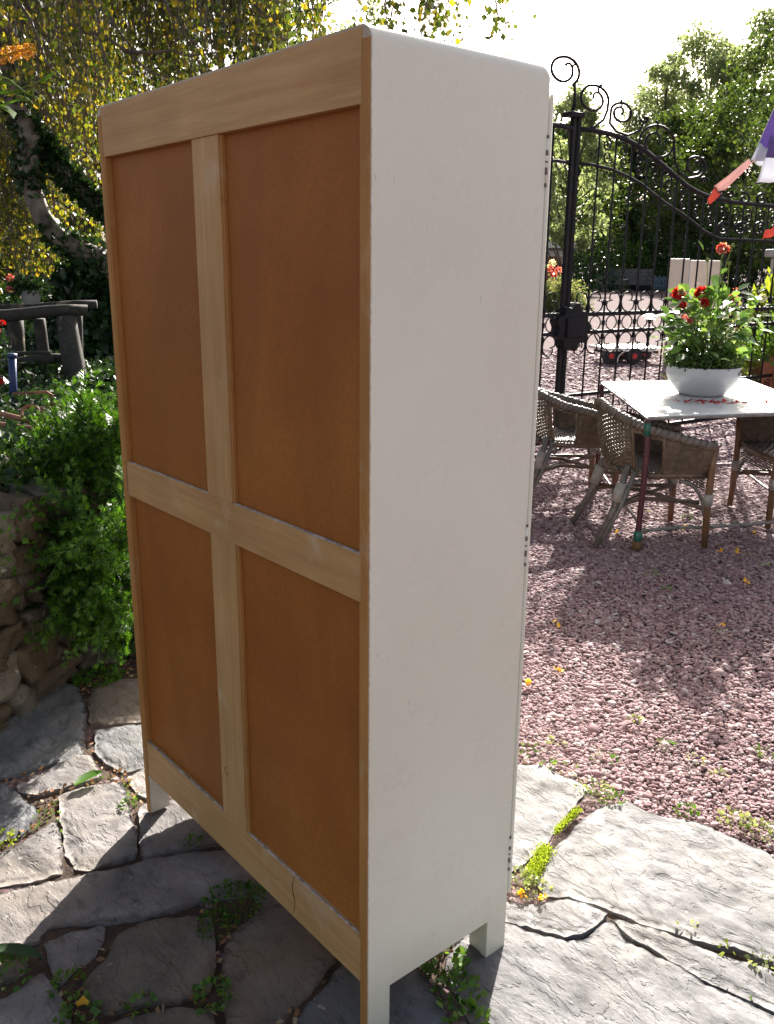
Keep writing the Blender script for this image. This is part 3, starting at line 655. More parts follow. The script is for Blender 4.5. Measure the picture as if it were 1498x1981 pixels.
def frame_box(mb, P, ax, lo, hi):
    """box in a frame: ax=(right, away), lo/hi in metres"""
    R3 = Matrix((( ax[0][0], ax[1][0], 0), (ax[0][1], ax[1][1], 0), (0, 0, 1))); mb.box(lo, hi, R3, P); return mb
RHF = (RH, FH)
# house sliver
hp = D(1065, 560, 48); hp[2] = 0
t = thing('house', 'white rendered outbuilding with a slate roof glimpsed left of the gate post', 'house', hp)
obj('wall', frame_box(MB(), hp, RHF, (-4.5, 0, 0), (1.0, 5, 2.3)), MT['render'], t)
mb = MB(); frame_box(mb, hp+np.array([0, 0, 2.3]), RHF, (-4.8, -0.3, 0), (1.3, 5.3, 0.12))
obj('eaves', mb, MT['roof'], t)
vs = [hp+RH*a+FH*c+np.array([0, 0, z]) for a, c, z in ((-4.8, -.3, 2.425), (1.3, -.3, 2.425), (1.3, 5.3, 2.425), (-4.8, 5.3, 2.425), (-4.8, 2.5, 4.0), (1.3, 2.5, 4.0))]
obj('roof', MB().add(vs, [(0, 1, 5, 4), (2, 3, 4, 5), (1, 2, 5), (3, 0, 4), (3, 2, 1, 0)]), MT['roof'], t)
wi = obj('window', frame_box(MB(), hp, RHF, (-3.2, -0.04, 0.9), (-2.2, 0.0, 1.9)), MT['bluegrey'], t)
dw = obj('door', frame_box(MB(), hp, RHF, (-0.4, -0.05, 0.0), (0.5, 0.0, 2.0)), MT['terra'], t)
# trailer
tp = G(1212, 562); tp[2] = 0
def trailer():
    s = 1.0; t = thing('farm_trailer', 'low grey slatted farm trailer parked at the far end of the gravel yard', 'trailer', tp)
    sc = float((tp-CAM)@FH)/FPX  # metres per photo pixel at that distance
    L = 46*sc; h0, h1 = 12*sc, 40*sc
    for k in range(4):
        z0 = h0+(h1-h0)*k/4; obj('plank', frame_box(MB(), tp, RHF, (-L*0.55, -0.03, z0+0.01), (L, 0.03, z0+(h1-h0)/4-0.025)), MT['greyslat'], t)
        obj('plank', frame_box(MB(), tp, RHF, (-L*0.55, 1.7, z0+0.01), (L, 1.76, z0+(h1-h0)/4-0.025)), MT['greyslat'], t)
    obj('tailboard', frame_box(MB(), tp, RHF, (-L, -0.10, h0*0.5), (-L*0.55, 1.8, h1+0.08)), MT['bluegrey'], t)
    obj('bed', frame_box(MB(), tp, RHF, (-L*0.5, 0.04, h0-0.08), (L, 1.68, h0)), MT['greyslat'], t)
    for a in (-L*0.15, L*0.35, L*0.8): obj('post', frame_box(MB(), tp, RHF, (a-.03, -0.07, h0-.05), (a+.03, -0.031, h1+0.05)), MT['greyslat'], t)
    for a in (-L*0.42, L*0.55, L*0.78):
        for c in (0.05, 1.45):
            mb = MB(); ct = tp+RH*a+FH*c+np.array([0, 0, 0.28])
            mb.tube([ct-FH*0.0, ct+FH*0.2], 0.28, 18, smooth=False); w_ = obj('wheel', mb, MT['rubber'], t)
    mb = MB(); a0 = tp+RH*L*0.1+np.array([0, 0, h0-.05]); mb.tube([a0, a0+RH*0.5+np.array([0, 0, -.3]), a0+RH*1.5-FH*.5+np.array([0, 0, -.3])], 0.04, 6); obj('drawbar', mb, MT['iron'], t)
trailer()
# dark plank fence left of it, blue pickets right of it
fp = G(1143, 556); t = thing('plank_fence', 'dark horizontal plank fence left of the slatted trailer', 'fence', fp); sc = float((fp-CAM)@FH)/FPX
for k in range(4): obj('plank', frame_box(MB(), fp, RHF, (-22*sc, -.03, (2+6*k)*sc), (20*sc, .03, (5.5+6*k)*sc)), MT['weather'], t)
for a in (-20, 0, 18): obj('post', frame_box(MB(), fp, RHF, (a*sc-.06, .031, 0), (a*sc+.06, .14, 27*sc)), MT['weather'], t)
fp = G(1273, 561); t = thing('picket_fence', 'short pale blue picket fence between trailer and cream boards', 'fence', fp); sc = float((fp-CAM)@FH)/FPX
for k in range(7): obj('picket', frame_box(MB(), fp, RHF, ((-12+4*k)*sc, -.02, 0.05), ((-9.6+4*k)*sc, .02, (24+(k % 2)*2)*sc)), MT['picket'], t)
for z in (7, 18): obj('rail', frame_box(MB(), fp, RHF, (-13*sc, .021, z*sc), (16*sc, .06, (z+2)*sc)), MT['picket'], t)
# cream boards standing in the yard
def board(px0, px1, py_top, py_bot, label, lean=0.06, thick=0.03, back=0.0, foot=None):
    P = G((px0+px1)/2, py_bot); P = P+FH*back; dist = float((P-CAM)@FH); sc = dist/FPX; h = (py_bot-py_top)*sc*1.03; w2 = (px1-px0)*sc/2
    t = thing('cream_board', label, 'board', P, 'cream boards propped up in the yard')
    R3 = Matrix(((RH[0], FH[0], 0), (RH[1], FH[1], 0), (0, 0, 1))) @ Matrix.Rotation(-lean, 3, 'X')
    obj('panel', MB().box((-w2, 0, 0), (w2, thick, h), R3, P), MT['creampanel'], t, 0.012)
    obj('edge_trim', MB().box((w2, -0.004, 0.02), (w2+0.02, thick+0.004, h-0.02), R3, P), MT['render'], t, 0.003)
    obj('cleat', MB().box((-w2*0.8, thick, h*0.3), (w2*0.8, thick+0.02, h*0.36), R3, P), MT['pine_h'], t)
board(1283, 1320, 515, 706, 'tall narrow cream board propped upright behind the dahlia bowl')
board(1322, 1396, 524, 700, 'wide cream board just right of the tall narrow one, behind the dahlias', 0.03, 0.06, 0.5)
# cart
def cart():
    P = G(1222, 703); P[2] = 0; dist = float((P-CAM)@FH); sc = dist/FPX
    t = thing('garden_cart', 'flat four wheeled garden cart with a white bed and red hubs', 'cart', P)
    ax = RH*0.98+FH*0.2; ax /= np.linalg.norm(ax); ay = np.array([-ax[1], ax[0], 0]); R2 = (ax, ay)
    x0, x1 = -58*sc, 60*sc
    obj('bed', frame_box(MB(), P, R2, (x0, -0.1, 24*sc), (x1, 0.62, 30*sc)), MT['tabletop'], t, 0.008)
    obj('bed_frame', frame_box(MB(), P, R2, (x0+.05, 0.0, 18*sc), (x1-.05, 0.5, 24*sc-.004)), MT['iron'], t)
    for a, c in ((-46*sc, -0.02), (-2*sc, -0.08), (50*sc, 0.42), (6*sc, 0.5)):
        ct = P+ax*a+ay*c+np.array([0, 0, 0.125])
        wm = obj('wheel', MB().tube([ct-ay*.045, ct+ay*.045], 0.125, 20, smooth=False), MT['rubber'], t)
        obj('hub', MB().tube([ct-ay*.052, ct+ay*.052], 0.045, 14, smooth=False), MT['hub'], wm)
        obj('axle', MB().tube([ct, ct+np.array([0, 0, 0.1])], 0.012, 6), MT['iron'], t)
    mb = MB(); c0 = P+ax*(x0-0.0)+np.array([0, 0, 24*sc]); mb.tube([c0+ax*.03, c0-ax*.1+np.array([0, 0, .12]), c0-ax*.25+ay*.1+np.array([0, 0, .42]), c0-ax*.42+ay*.2+np.array([0, 0, .62])], 0.012, 6); obj('handle', mb, MT['iron'], t)
    for a in (-20*sc, 22*sc):
        mb = MB(); c0 = P+ax*a-ay*0.16
        mb.tube([c0+ax*(0.16*math.cos(q)*(1 if a > 0 else -1))+np.array([0, 0, 0.02+0.17*math.sin(q)+.02]) for q in np.linspace(-.1, 1.7, 9)], 0.008, 5); obj('hoop', mb, MT['render'], t)
cart()
# stuff right behind the gate on the right: pots and bedding plants
def potted(px, py, label, pot_r, pot_h, pmat, lmat, fr, fh, n, ls, flowers=None, fm=None, seed=5, name='potted_plant', cat='plant pot'):
    P = G(px, py); P[2] = 0; t = thing(name, label, cat, P, None)
    if pot_h:
        obj('pot', MB().lathe([(0, 0.0), (pot_r*.72, 0), (pot_r*.95, pot_h*.85), (pot_r*1.06, pot_h*.86), (pot_r*1.06, pot_h), (pot_r*.9, pot_h), (pot_r*.88, pot_h*.9), (0, pot_h*.9)], P, 20), pmat, t)
    V, F = bush_leaves(P+np.array([0, 0, pot_h]), (fr, fr, fh), n, ls, 0.6, seed, shell=0.25); npmesh('foliage', V, F, MT[lmat], t)
    if flowers:
        r = np.random.default_rng(seed); q = [P+np.array([r.uniform(-fr, fr)*.8, r.uniform(-fr, fr)*.8, pot_h+fh*r.uniform(.6, 1.05)]) for _ in range(flowers)]
        bloom_parts('bloom', q, 0.05, 26, seed, MT[fm], t)
    return t
potted(1475, 770, 'feathery lime yellow bush beside the grey pillar behind the gate', .2, 0.5, MT['terra'], 'l_lime', .30, .95, 2600, .11, seed=31)
potted(1415, 745, 'pinkish flowering shrub behind the gate at the right', .2, 0.0, MT['terra'], 'l_pale', .75, 1.15, 5200, .07, 16, 'pinkp', 32, 'flowering_shrub', 'shrub')
potted(1440, 768, 'low pale variegated plants along the foot of the gate', .2, 0.0, MT['terra'], 'l_pale', .60, .42, 4200, .05, 5, 'amber', 33, 'bedding_plant', 'plant')
potted(1510, 800, 'brown terracotta pot with trailing green leaves at the right edge', .26, 0.62, MT['terra'], 'l_weed', .42, .5, 1800, .07, 6, 'pinkp', 34)
pp = G(1487, 745); pp[2] = 0
t = thing('stone_pillar', 'grey stone pillar with a cap behind the gate at the right edge', 'pillar', pp)
obj('shaft', frame_box(MB(), pp, RHF, (-.05, -.12, 0), (.45, .3, 1.62)), MT['stonep'], t, 0.02)
obj('cap', frame_box(MB(), pp, RHF, (-.12, -.18, 1.622), (.5, .36, 1.72)), MT['stonep'], t, 0.02)

# ------------------------------------------------------------------ iron gate
def curl(p, th, k0, s1, turn, kend, n=30):
    """scroll curve in the gate plane: constant curvature k0 for length s1, then tightening through `turn` radians to curvature kend"""
    pts = [tuple(p)]; x, z = p; sg = 1 if k0 > 0 else -1; k = abs(k0)
    if s1 > 0:
        m = max(3, int(s1*k*5)+2)
        for _ in range(m):
            ds = s1/m; th += sg*k*ds/2; x += math.cos(th)*ds; z += math.sin(th)*ds; th += sg*k*ds/2; pts.append((x, z))
    for i in range(n):
        f = i/(n-1); kk = k*(kend/k)**f; dth = turn/n; ds = dth/kk; th += sg*dth/2; x += math.cos(th)*ds; z += math.sin(th)*ds; th += sg*dth/2; pts.append((x, z))
    return pts
class Leaf:
    def __init__(s, P0, d, parent): s.P = np.array(P0); d = np.array(d, float); s.d = d/np.linalg.norm(d); s.n = np.array([-s.d[1], s.d[0], 0]); s.t = parent
    def at(s, u, z, o=0.0): return s.P+s.d*u+s.n*o+np.array([0, 0, z])
    def tube(s, name, pts, r, n=5, flat=None): mb = MB(); mb.tube([s.at(u, z) for u, z in pts], r, n, flat=flat); return obj(name, mb, MT['iron'], s.t)
def spiral(cu, cz, R, turns, a0, sg, rmin=0.12, n=40):
    return [(cu+R*(1-(1-rmin)*k/n)*math.cos(a0+sg*2*math.pi*turns*k/n), cz+R*(1-(1-rmin)*k/n)*math.sin(a0+sg*2*math.pi*turns*k/n)) for k in range(n+1)]
def gate_leaf(P0, d, label, length, mirror=False, crest=True):
    t = thing('iron_gate', label, 'gate', P0, 'ornate black iron gate leaves'); g = Leaf(P0, d, t)
    arc = [(0.0, 2.52), (.18, 2.525), (.378, 2.515), (.57, 2.49), (.761, 2.442), (.93, 2.375), (1.109, 2.30), (1.25, 2.235), (1.404, 2.172), (1.55, 2.13), (1.705, 2.10), (2.09, 2.066), (2.722, 2.06), (3.3, 2.06)]
    arc2 = [(0.0, 2.268), (.2, 2.27), (.408, 2.252), (.6, 2.215), (.797, 2.16), (.97, 2.085), (1.15, 2.01), (1.35, 1.945), (1.519, 1.88), (1.7, 1.80), (1.93, 1.74), (2.8, 1.737), (3.3, 1.737)]
    cut = lambda a: [q for q in a if q[0] <= length]+[(length, float(np.interp(length, [q[0] for q in a], [q[1] for q in a])))]
    arc, arc2 = cut(arc), cut(arc2)
    za = lambda u: float(np.interp(u, [q[0] for q in arc], [q[1] for q in arc])); zb = lambda u: float(np.interp(u, [q[0] for q in arc2], [q[1] for q in arc2]))
    def bar(nm, u0, u1, z0, z1, th): mb = MB(); mb.box((0, 0, 0), (1, 1, 1)); mb.v = [tuple(g.at(u0+(u1-u0)*x, z0+(z1-z0)*z, th*(y-.5))) for x, y, z in mb.v]; return obj(nm, mb, MT['iron'], t, 0.003, fix=True, seg=1)
    bar('stile', 0.006, 0.040, 0.02, 2.62, 0.032)
    bar('stile', length, length+0.06, 0.02, za(length)+0.02, 0.06)
    g.tube('top_rail', arc, 0.021, 6, 0.8); g.tube('arched_rail', arc2, 0.0135, 6, 0.8)
    rails = [(1.092, .017), (0.943, .015), (0.415, .015), (0.045, .02)]
    for z, h in rails: bar('rail', 0.062, length, z-h, z+h, 0.03)
    U = []; u = 0.264
    while u < length-0.02: U.append(u); u += 0.1985
    for i, u in enumerate(U):
        g.tube('bar', [(u, 0.05), (u, za(u))], 0.0085, 6)
        for z in (1.017, 1.13+(.055 if i % 2 else .0), 0.90): g.tube('collar', [(u, z-.022), (u, z+.022)], 0.016, 6)
    E = [0.062-0.0]+U
    h = 0.1985
    for i in range(len(E)-1 if not mirror else len(E)-1):
        ua, ub = (U[i-1] if i else U[0]-h), U[i]
        if ua < 0.05: ua = 0.068
        m = (ua+ub)/2; w = ub-ua; sg = 1 if i % 2 == 0 else -1
        g.tube('ring', [(m+.064*min(1, w/h)*math.cos(a), 1.017+.058*math.sin(a)) for a in np.linspace(0, 6.283, 22)], 0.0055, 4)
        e = ub if sg > 0 else ua   # the C hangs on this bar and opens to the other one
        s = -sg
        for zc, v in ((1.20, 1), (0.835, -1)):
            st = (e+s*0.012, zc); th = math.pi/2
            up = curl((0, 0), math.pi/2, -1/0.078, 0.10, 4.6, 1/0.010); dn = curl((0, 0), -math.pi/2, 1/0.088, 0.165, 3.9, 1/0.009)
            for q, nm in ((up, 'scroll'), (dn, 'scroll')):
                g.tube(nm, [(e+s*(0.009+x), zc+v*(z-0.005)) for x, z in q], 0.0062, 4)
    # small scrolls in the arched band and the foot band
    for i, u in enumerate(U):
        z1, z0 = za(u+.1), zb(u+.1)
        if u+0.19 < length:
            m = u+.099; g.tube('scroll', spiral(m-.01, (z1+z0)/2+.05, .060, 1.4, 2.2, -1), 0.0075, 4); g.tube('scroll', spiral(m+.01, (z1+z0)/2-.045, .050, 1.4, -0.9, -1), 0.0075, 4)
            for zc, R, a in ((.325, .058, 0.5), (.21, .05, 3.6), (.105, .042, 0.5)): g.tube('scroll', spiral(m+(.02 if a < 1 else -.02), zc, R, 1.7, a, 1), 0.0055, 4)
    return t, g
tR, gR = gate_leaf(GP, GD, 'right leaf of the black iron gate with tall scrolled crest, behind the dahlias', 3.25)
# crest scrolls over the sloping rail, centre and radius read in the gate plane
def crest(px, py, r, turns, a0, sg, tail=None):
    u, z = PL(px, py); R = abs(PL(px+r, py)[0]-u); Rz = abs(PL(px, py+r)[1]-z); q = [(x, z+(y-z)*Rz/R) for x, y in spiral(u, z, R, turns, a0, sg)]
    if tail: q = [PL(*p) for p in tail]+q
    gR.tube('crest_scroll', q, [0.0125]*(len(q)//2)+list(np.linspace(.0125, .008, len(q)-len(q)//2)), 5)
def crest2(px, py, r, a0, sg, tail, flip=1):
    # a big open volute that winds in once and ends in a small double curl with round ends
    u, z = PL(px, py); R = abs(PL(px+r, py)[0]-u); Rz = abs(PL(px, py+r)[1]-z); pts = []
    for k in range(45):
        f = k/44; a = a0+sg*2*math.pi*1.25*f; rr = 1-.50*max(0, f-.30)/.70; sh = max(0, f-.45)
        pts.append((u+R*(rr*math.cos(a)-.05*sh), z+Rz*(rr*math.sin(a)+.10*sh)))
    e = pts[-1]; pts = pts[:-4]
    q = [PL(*p) for p in tail]+pts; gR.tube('crest_scroll', q, 0.0115, 5)
    e = pts[-1]; d = np.array(pts[-1])-np.array(pts[-3]); th = math.atan2(d[1], d[0])
    w1 = curl(e, th, sg/(R*.38), R*.15, 2.6, 1/(R*.12), 14); gR.tube('crest_scroll', w1, [.0095]*(len(w1)-2)+[.016, .016], 5)
    w2 = curl(e, th+sg*.5, -sg/(R*.30), R*.12, 2.8, 1/(R*.12), 14); gR.tube('crest_scroll', w2, [.0085]*(len(w2)-2)+[.014, .014], 5)
crest2(1092, 138, 29, -0.9, 1, [(1112, 208), (1112, 186), (1112, 170)])
crest2(1150, 193, 28, -0.25, 1, [(1128, 250), (1150, 246), (1168, 232), (1176, 212)])
crest2(1202, 219, 20, 2.9, -1, [(1240, 232), (1246, 238), (1236, 254), (1214, 262), (1192, 254), (1180, 238)])
crest(1248, 230, 6, 0.8, -1.2, 1)
crest2(1272, 277, 34, 3.0, -1, [(1240, 300), (1237, 290)])
crest2(1346, 322, 19, -0.6, 1, [(1304, 278), (1306, 312), (1314, 334), (1332, 346), (1352, 342)])
crest(1362, 350, 8, 1.1, 0, 1); crest(1392, 368, 12, 1.3, 3.6, 1, [(1372, 380), (1380, 372)]); crest(1412, 376, 7, 1.2, 1.2, -1); crest(1371, 389, 7, 1.2, 1, 1)
crest(1440, 384, 12, 1.3, 2.0, -1); crest(1474, 386, 12, 1.3, 1.1, 1)
for px in (1400, 1434, 1470): crest(px, 444, 15, 1.25, 1.0, 1)
gR.tube('finial', [PL(1109, 214), PL(1112, 190), PL(1113, 160)], [0.014, .009, .007], 6)
bl = [PL(1097, 213), PL(1124, 207)]
mb = MB(); mb.box((0, 0, 0), (1, 1, 1)); mb.v = [tuple(gR.at(bl[0][0]+(bl[1][0]-bl[0][0])*x, 2.60+0.035*z, 0.1*(y-.5))) for x, y, z in mb.v]; obj('post_cap', mb, MT['iron'], tR, 0.004, fix=True)
# ornate lock plate
lu, lz = PL(1103, 633); R0 = 0.178
mb = MB(); lobes = [(R0*(1+.10*math.cos(9*a)+.05*math.cos(4*a+.6)), a) for a in np.linspace(0, 6.283, 73)[:-1]]
mb.prism([(r*math.cos(a)*1.02, r*math.sin(a)) for r, a in lobes], -.055, .05, lambda p, o: gR.at(lu+p[0], lz+p[1], o)); lk = obj('lock_plate', mb, MT['iron'], tR, 0.008, fix=True)
mb = MB(); mb.box((-.10, -.075, -.08), (.10, -.05, .08)); mb.v = [tuple(gR.at(lu+x, lz+z, y)) for x, y, z in mb.v]; obj('lock_boss', mb, MT['iron'], lk, 0.01, fix=True)
for a in (0.9, 2.3, 4.1, 5.4): gR.tube('lock_scroll', spiral(lu+R0*1.1*math.cos(a), lz+R0*1.1*math.sin(a), .035, 1.3, a, 1), 0.006, 4)
dl = -RH*0.50-FH*0.45
tL, gL = gate_leaf(GP-np.array(GD)*0.012-RH*.004, dl, 'left leaf of the black iron gate, mostly hidden by the wardrobe', 2.4)

# ------------------------------------------------------------------ table, bowl, dahlias
TZ = 0.73; tN, tL_, tF = G(1252, 806, TZ), G(1162, 738, TZ), G(1445, 732, TZ); tRr = tN+(tF-tL_)
t = thing('garden_table', 'square white topped metal garden table with taped maroon leg', 'table', (tN+tF)/2*np.array([1, 1, 0]))
cen = (tN+tF)/2
def tt(name, z0, z1, sc, mat, bev=0.003):
    q = [cen+(p-cen)*sc for p in (tN, tRr, tF, tL_)]; mb = MB(); mb.add([(p[0], p[1], z0) for p in q]+[(p[0], p[1], z1) for p in q], [(3, 2, 1, 0), (4, 5, 6, 7), (0, 1, 5, 4), (1, 2, 6, 5), (2, 3, 7, 6), (3, 0, 4, 7)]); return obj(name, mb, mat, t, bev, fix=True)
tt('tabletop', TZ-.006, TZ, 0.985, MT['tabletop']); tt('rim', TZ-.020, TZ-.0065, 1.0, MT['tframe'])
for k, q in enumerate((tN, tRr, tF, tL_)):
    a = cen+(q-cen)*0.985; b = a+(cen-a)*0.03; a = np.array([a[0], a[1], TZ-.02]); b = np.array([b[0], b[1], 0.0]); P = lambda f: a+(b-a)*f+np.array([0.008*math.sin(f*5), 0, 0])
    lg = obj('leg', MB().tube([P(f) for f in np.linspace(0, 1, 9)], 0.016, 8), MT['maroon'], t)
    if k: continue
    obj('tape', MB().tube([P(0.02), P(.06), P(.115)], 0.0185, 8), MT['gtape'], lg); obj('tape', MB().tube([P(.86), P(.9), P(.955)], [.0185, .026, .021], 8), MT['gtape'], lg)
    obj('foot', MB().tube([P(.93), P(.97), P(1)], [.02, .03, .034], 8), MT['woodfoot'], lg)
def bz(p, z): return np.array([p[0], p[1], z])
for p, q, z in ((tN, tRr, .10), (tN, tL_, .13), (tL_, tF, .12), (tRr, tF, .11)):
    p2, q2 = cen+(p-cen)*.955, cen+(q-cen)*.955
    obj('stretcher', MB().tube([bz(p2+(q2-p2)*f, z+0.004*math.sin(f*9)) for f in np.linspace(0, 1, 12)], 0.009, 6), MT['tframe'], t)
    if z == .10:
        mb = MB(); mb.tube([bz(p2+(q2-p2)*f, z+0.012*math.sin(f*70))+FH*0.012*math.cos(f*70) for f in np.linspace(0.02, .6, 90)], 0.003, 4); obj('twisted_cord', mb, MT['gtape'], t)
BP = np.array([-0.84, 4.06, TZ+0.001])
t = thing('enamel_bowl', 'white enamel bowl planter with chipped base on the garden table', 'bowl', BP)
obj('bowl', MB().lathe([(0, 0), (.125, 0), (.135, .008), (.165, .045), (.205, .095), (.218, .135), (.214, .168), (.218, .176), (.212, .178), (.206, .165), (.205, .13), (0, .13)], BP, 40), MT['enamel'], t)
obj('soil', MB().lathe([(0, .145), (.1, .150), (.206, .140)], BP, 24), MT['soil'], t)
obj('base_chips', MB().lathe([(.1362, .0075), (.1385, .0105), (.1362, .0135)], BP, 40), MT['rust'], t)
for a, zz in ((-0.75, .14), (-0.6, .15), (-2.4, .16)):
    n_ = RH*math.cos(a)+FH*math.sin(a); p = BP+n_*0.2175+np.array([0, 0, zz-.005]); obj('chip', MB().tube([p, p+np.array([0, 0, .018])], [.006, .003], 5), MT['crack'], t)
# dahlia plant
t = thing('dahlia_plant', 'tall leafy dahlia with red and white-tipped blooms growing from the enamel bowl', 'plant', BP+np.array([0, 0, .15]))
DD = float((BP-CAM)@FH)
rs = random.Random(5); r_ = np.random.default_rng(5)
HEADS = [(1313, 568, -.05, .040, 'red'), (1357, 567, -.12, .042, 'red'), (1364, 586, -.14, .026, 'red'), (1399, 481, 0, .036, 'redw'), (1418, 575, .03, .026, 'pinkp'), (1475, 577, .05, .026, 'whitep'), (1322, 590, -.05, .022, 'red'), (1335, 621, -.1, .018, 'pinkp')]
BUDS = [(1418, 475), (1369, 503), (1411, 510), (1398, 548)]
stems = MB(); tips = []
def stem_to(tip, r0=.006, seed=0):
    b = BP+np.array([rs.uniform(-.1, .1), rs.uniform(-.1, .1), .14]); tip = np.array(tip); m = b*.5+tip*.5+np.array([0, 0, .06])+RH*rs.uniform(-.03, .03)
    pts = [(1-f)**2*b+2*f*(1-f)*m+f*f*tip for f in np.linspace(0, 1, 8)]; stems.tube(pts, list(np.linspace(r0, r0*.5, 8)), 5); return pts
allp = []
for (px, py, dd_, hr, mt) in HEADS:
    p = D(px, py, DD+dd_); allp += stem_to(p)
    V, F = flower_heads([p], hr*1.05, 90, px); npmesh('bloom', V, F, MT[mt], t)
for px, py in BUDS:
    p = D(px, py, DD); allp += stem_to(p, .004); obj('bud', MB().lathe([(0, -.012), (.009, -.008), (.012, 0), (.008, .01), (0, .014)], p, 8), MT['stem'], t)
for k in range(16): allp += stem_to(BP+RH*rs.uniform(-.22, .26)+FH*rs.uniform(-.15, .15)+np.array([0, 0, rs.uniform(.35, .62)]), .006)
obj('stems', stems, MT['stem'], t)
A0 = np.array(allp); A0 = A0[A0[:, 2] > BP[2]+.2]
base = A0[r_.integers(0, len(A0), 600)]+r_.normal(0, .058, (600, 3)); ok = (base[:, 2] < BP[2]+.62) | (r_.random(600) < .10); base = base[ok]; base[:, 2] = np.maximum(base[:, 2], BP[2]+.24); n = len(base)
out = base-(BP+np.array([0, 0, .3])); out[:, 2] *= .3; A = unit(out)+r_.normal(0, .45, (n, 3)); L = r_.uniform(.05, .105, n); upv = np.tile([0, 0, 1.0], (n, 1))+r_.normal(0, .35, (n, 3)); S = np.cross(upv, A)
def broad(P, A, L, Wd, S):
    """6-point broad leaves"""
    A = unit(A); S = unit(S-A*(S*A).sum(1, keepdims=True)); Nn = np.cross(A, S); L = L[:, None]; Wd = Wd[:, None]
    b = P; m1 = P+A*L*.35-Nn*0; tp_ = P+A*L-np.abs(Nn)*L*.12; l1 = P+A*L*.32+S*Wd*.5; l2 = P+A*L*.68+S*Wd*.38; r1 = P+A*L*.32-S*Wd*.5; r2 = P+A*L*.68-S*Wd*.38
    l1 = l1+Nn*Wd*.12; r1 = r1+Nn*Wd*.12; c = P+A*L*.6
    n = len(P); V = np.stack([b, l1, l2, tp_, r2, r1, c], 1).reshape(-1, 3); k = np.arange(n)[:, None]*7
    F = np.concatenate([k+np.array([[0, 1, 2, 6]]), k+np.array([[6, 2, 3, 4]]), k+np.array([[0, 6, 4, 5]])], 0); return V, F
V, F = broad(base, A, L, L*.62, S); npmesh('leaves', V, F, MT['l_dahlia'], t)
n = 1500; a = r_.uniform(0, 6.283, n); rr = .235*np.sqrt(r_.random(n)); P = BP+np.stack([np.cos(a)*rr, np.sin(a)*rr, .175+.13*r_.random(n)*(1.3-rr/.26)+.0*a], 1)
P[:, 0] += RH[0]*-.015
V, F = leaf_geo(P, r_.normal(size=(n, 3))+np.array([0, 0, .5]), .022, .017); npmesh('low_foliage', V, F, MT['l_tree'], t)
V, F = leaf_geo(P[::3]+np.array([0, 0, .012]), r_.normal(size=(500, 3))+np.array([0, 0, .5]), .022, .018); npmesh('low_foliage', V, F, MT['l_weed'], t)
# fallen petals
n = 110; q = BP-FH*0.30+RH*(r_.normal(-.01, .13, (n, 1)))+FH*(r_.normal(0, .045, (n, 1))); q[:, 2] = TZ+.002
V, F = leaf_geo(q, r_.normal(size=(n, 3))*np.array([1, 1, .15]), .028, .02, .2, S=r_.normal(size=(n, 3))*np.array([1, 1, .1])); V[:, 2] = np.maximum(V[:, 2], TZ+.001)
tag(npmesh('fallen_petals', V, F, MT['red']), 'scattered red petals fallen on the table in front of the bowl', 'petals', kind='stuff')

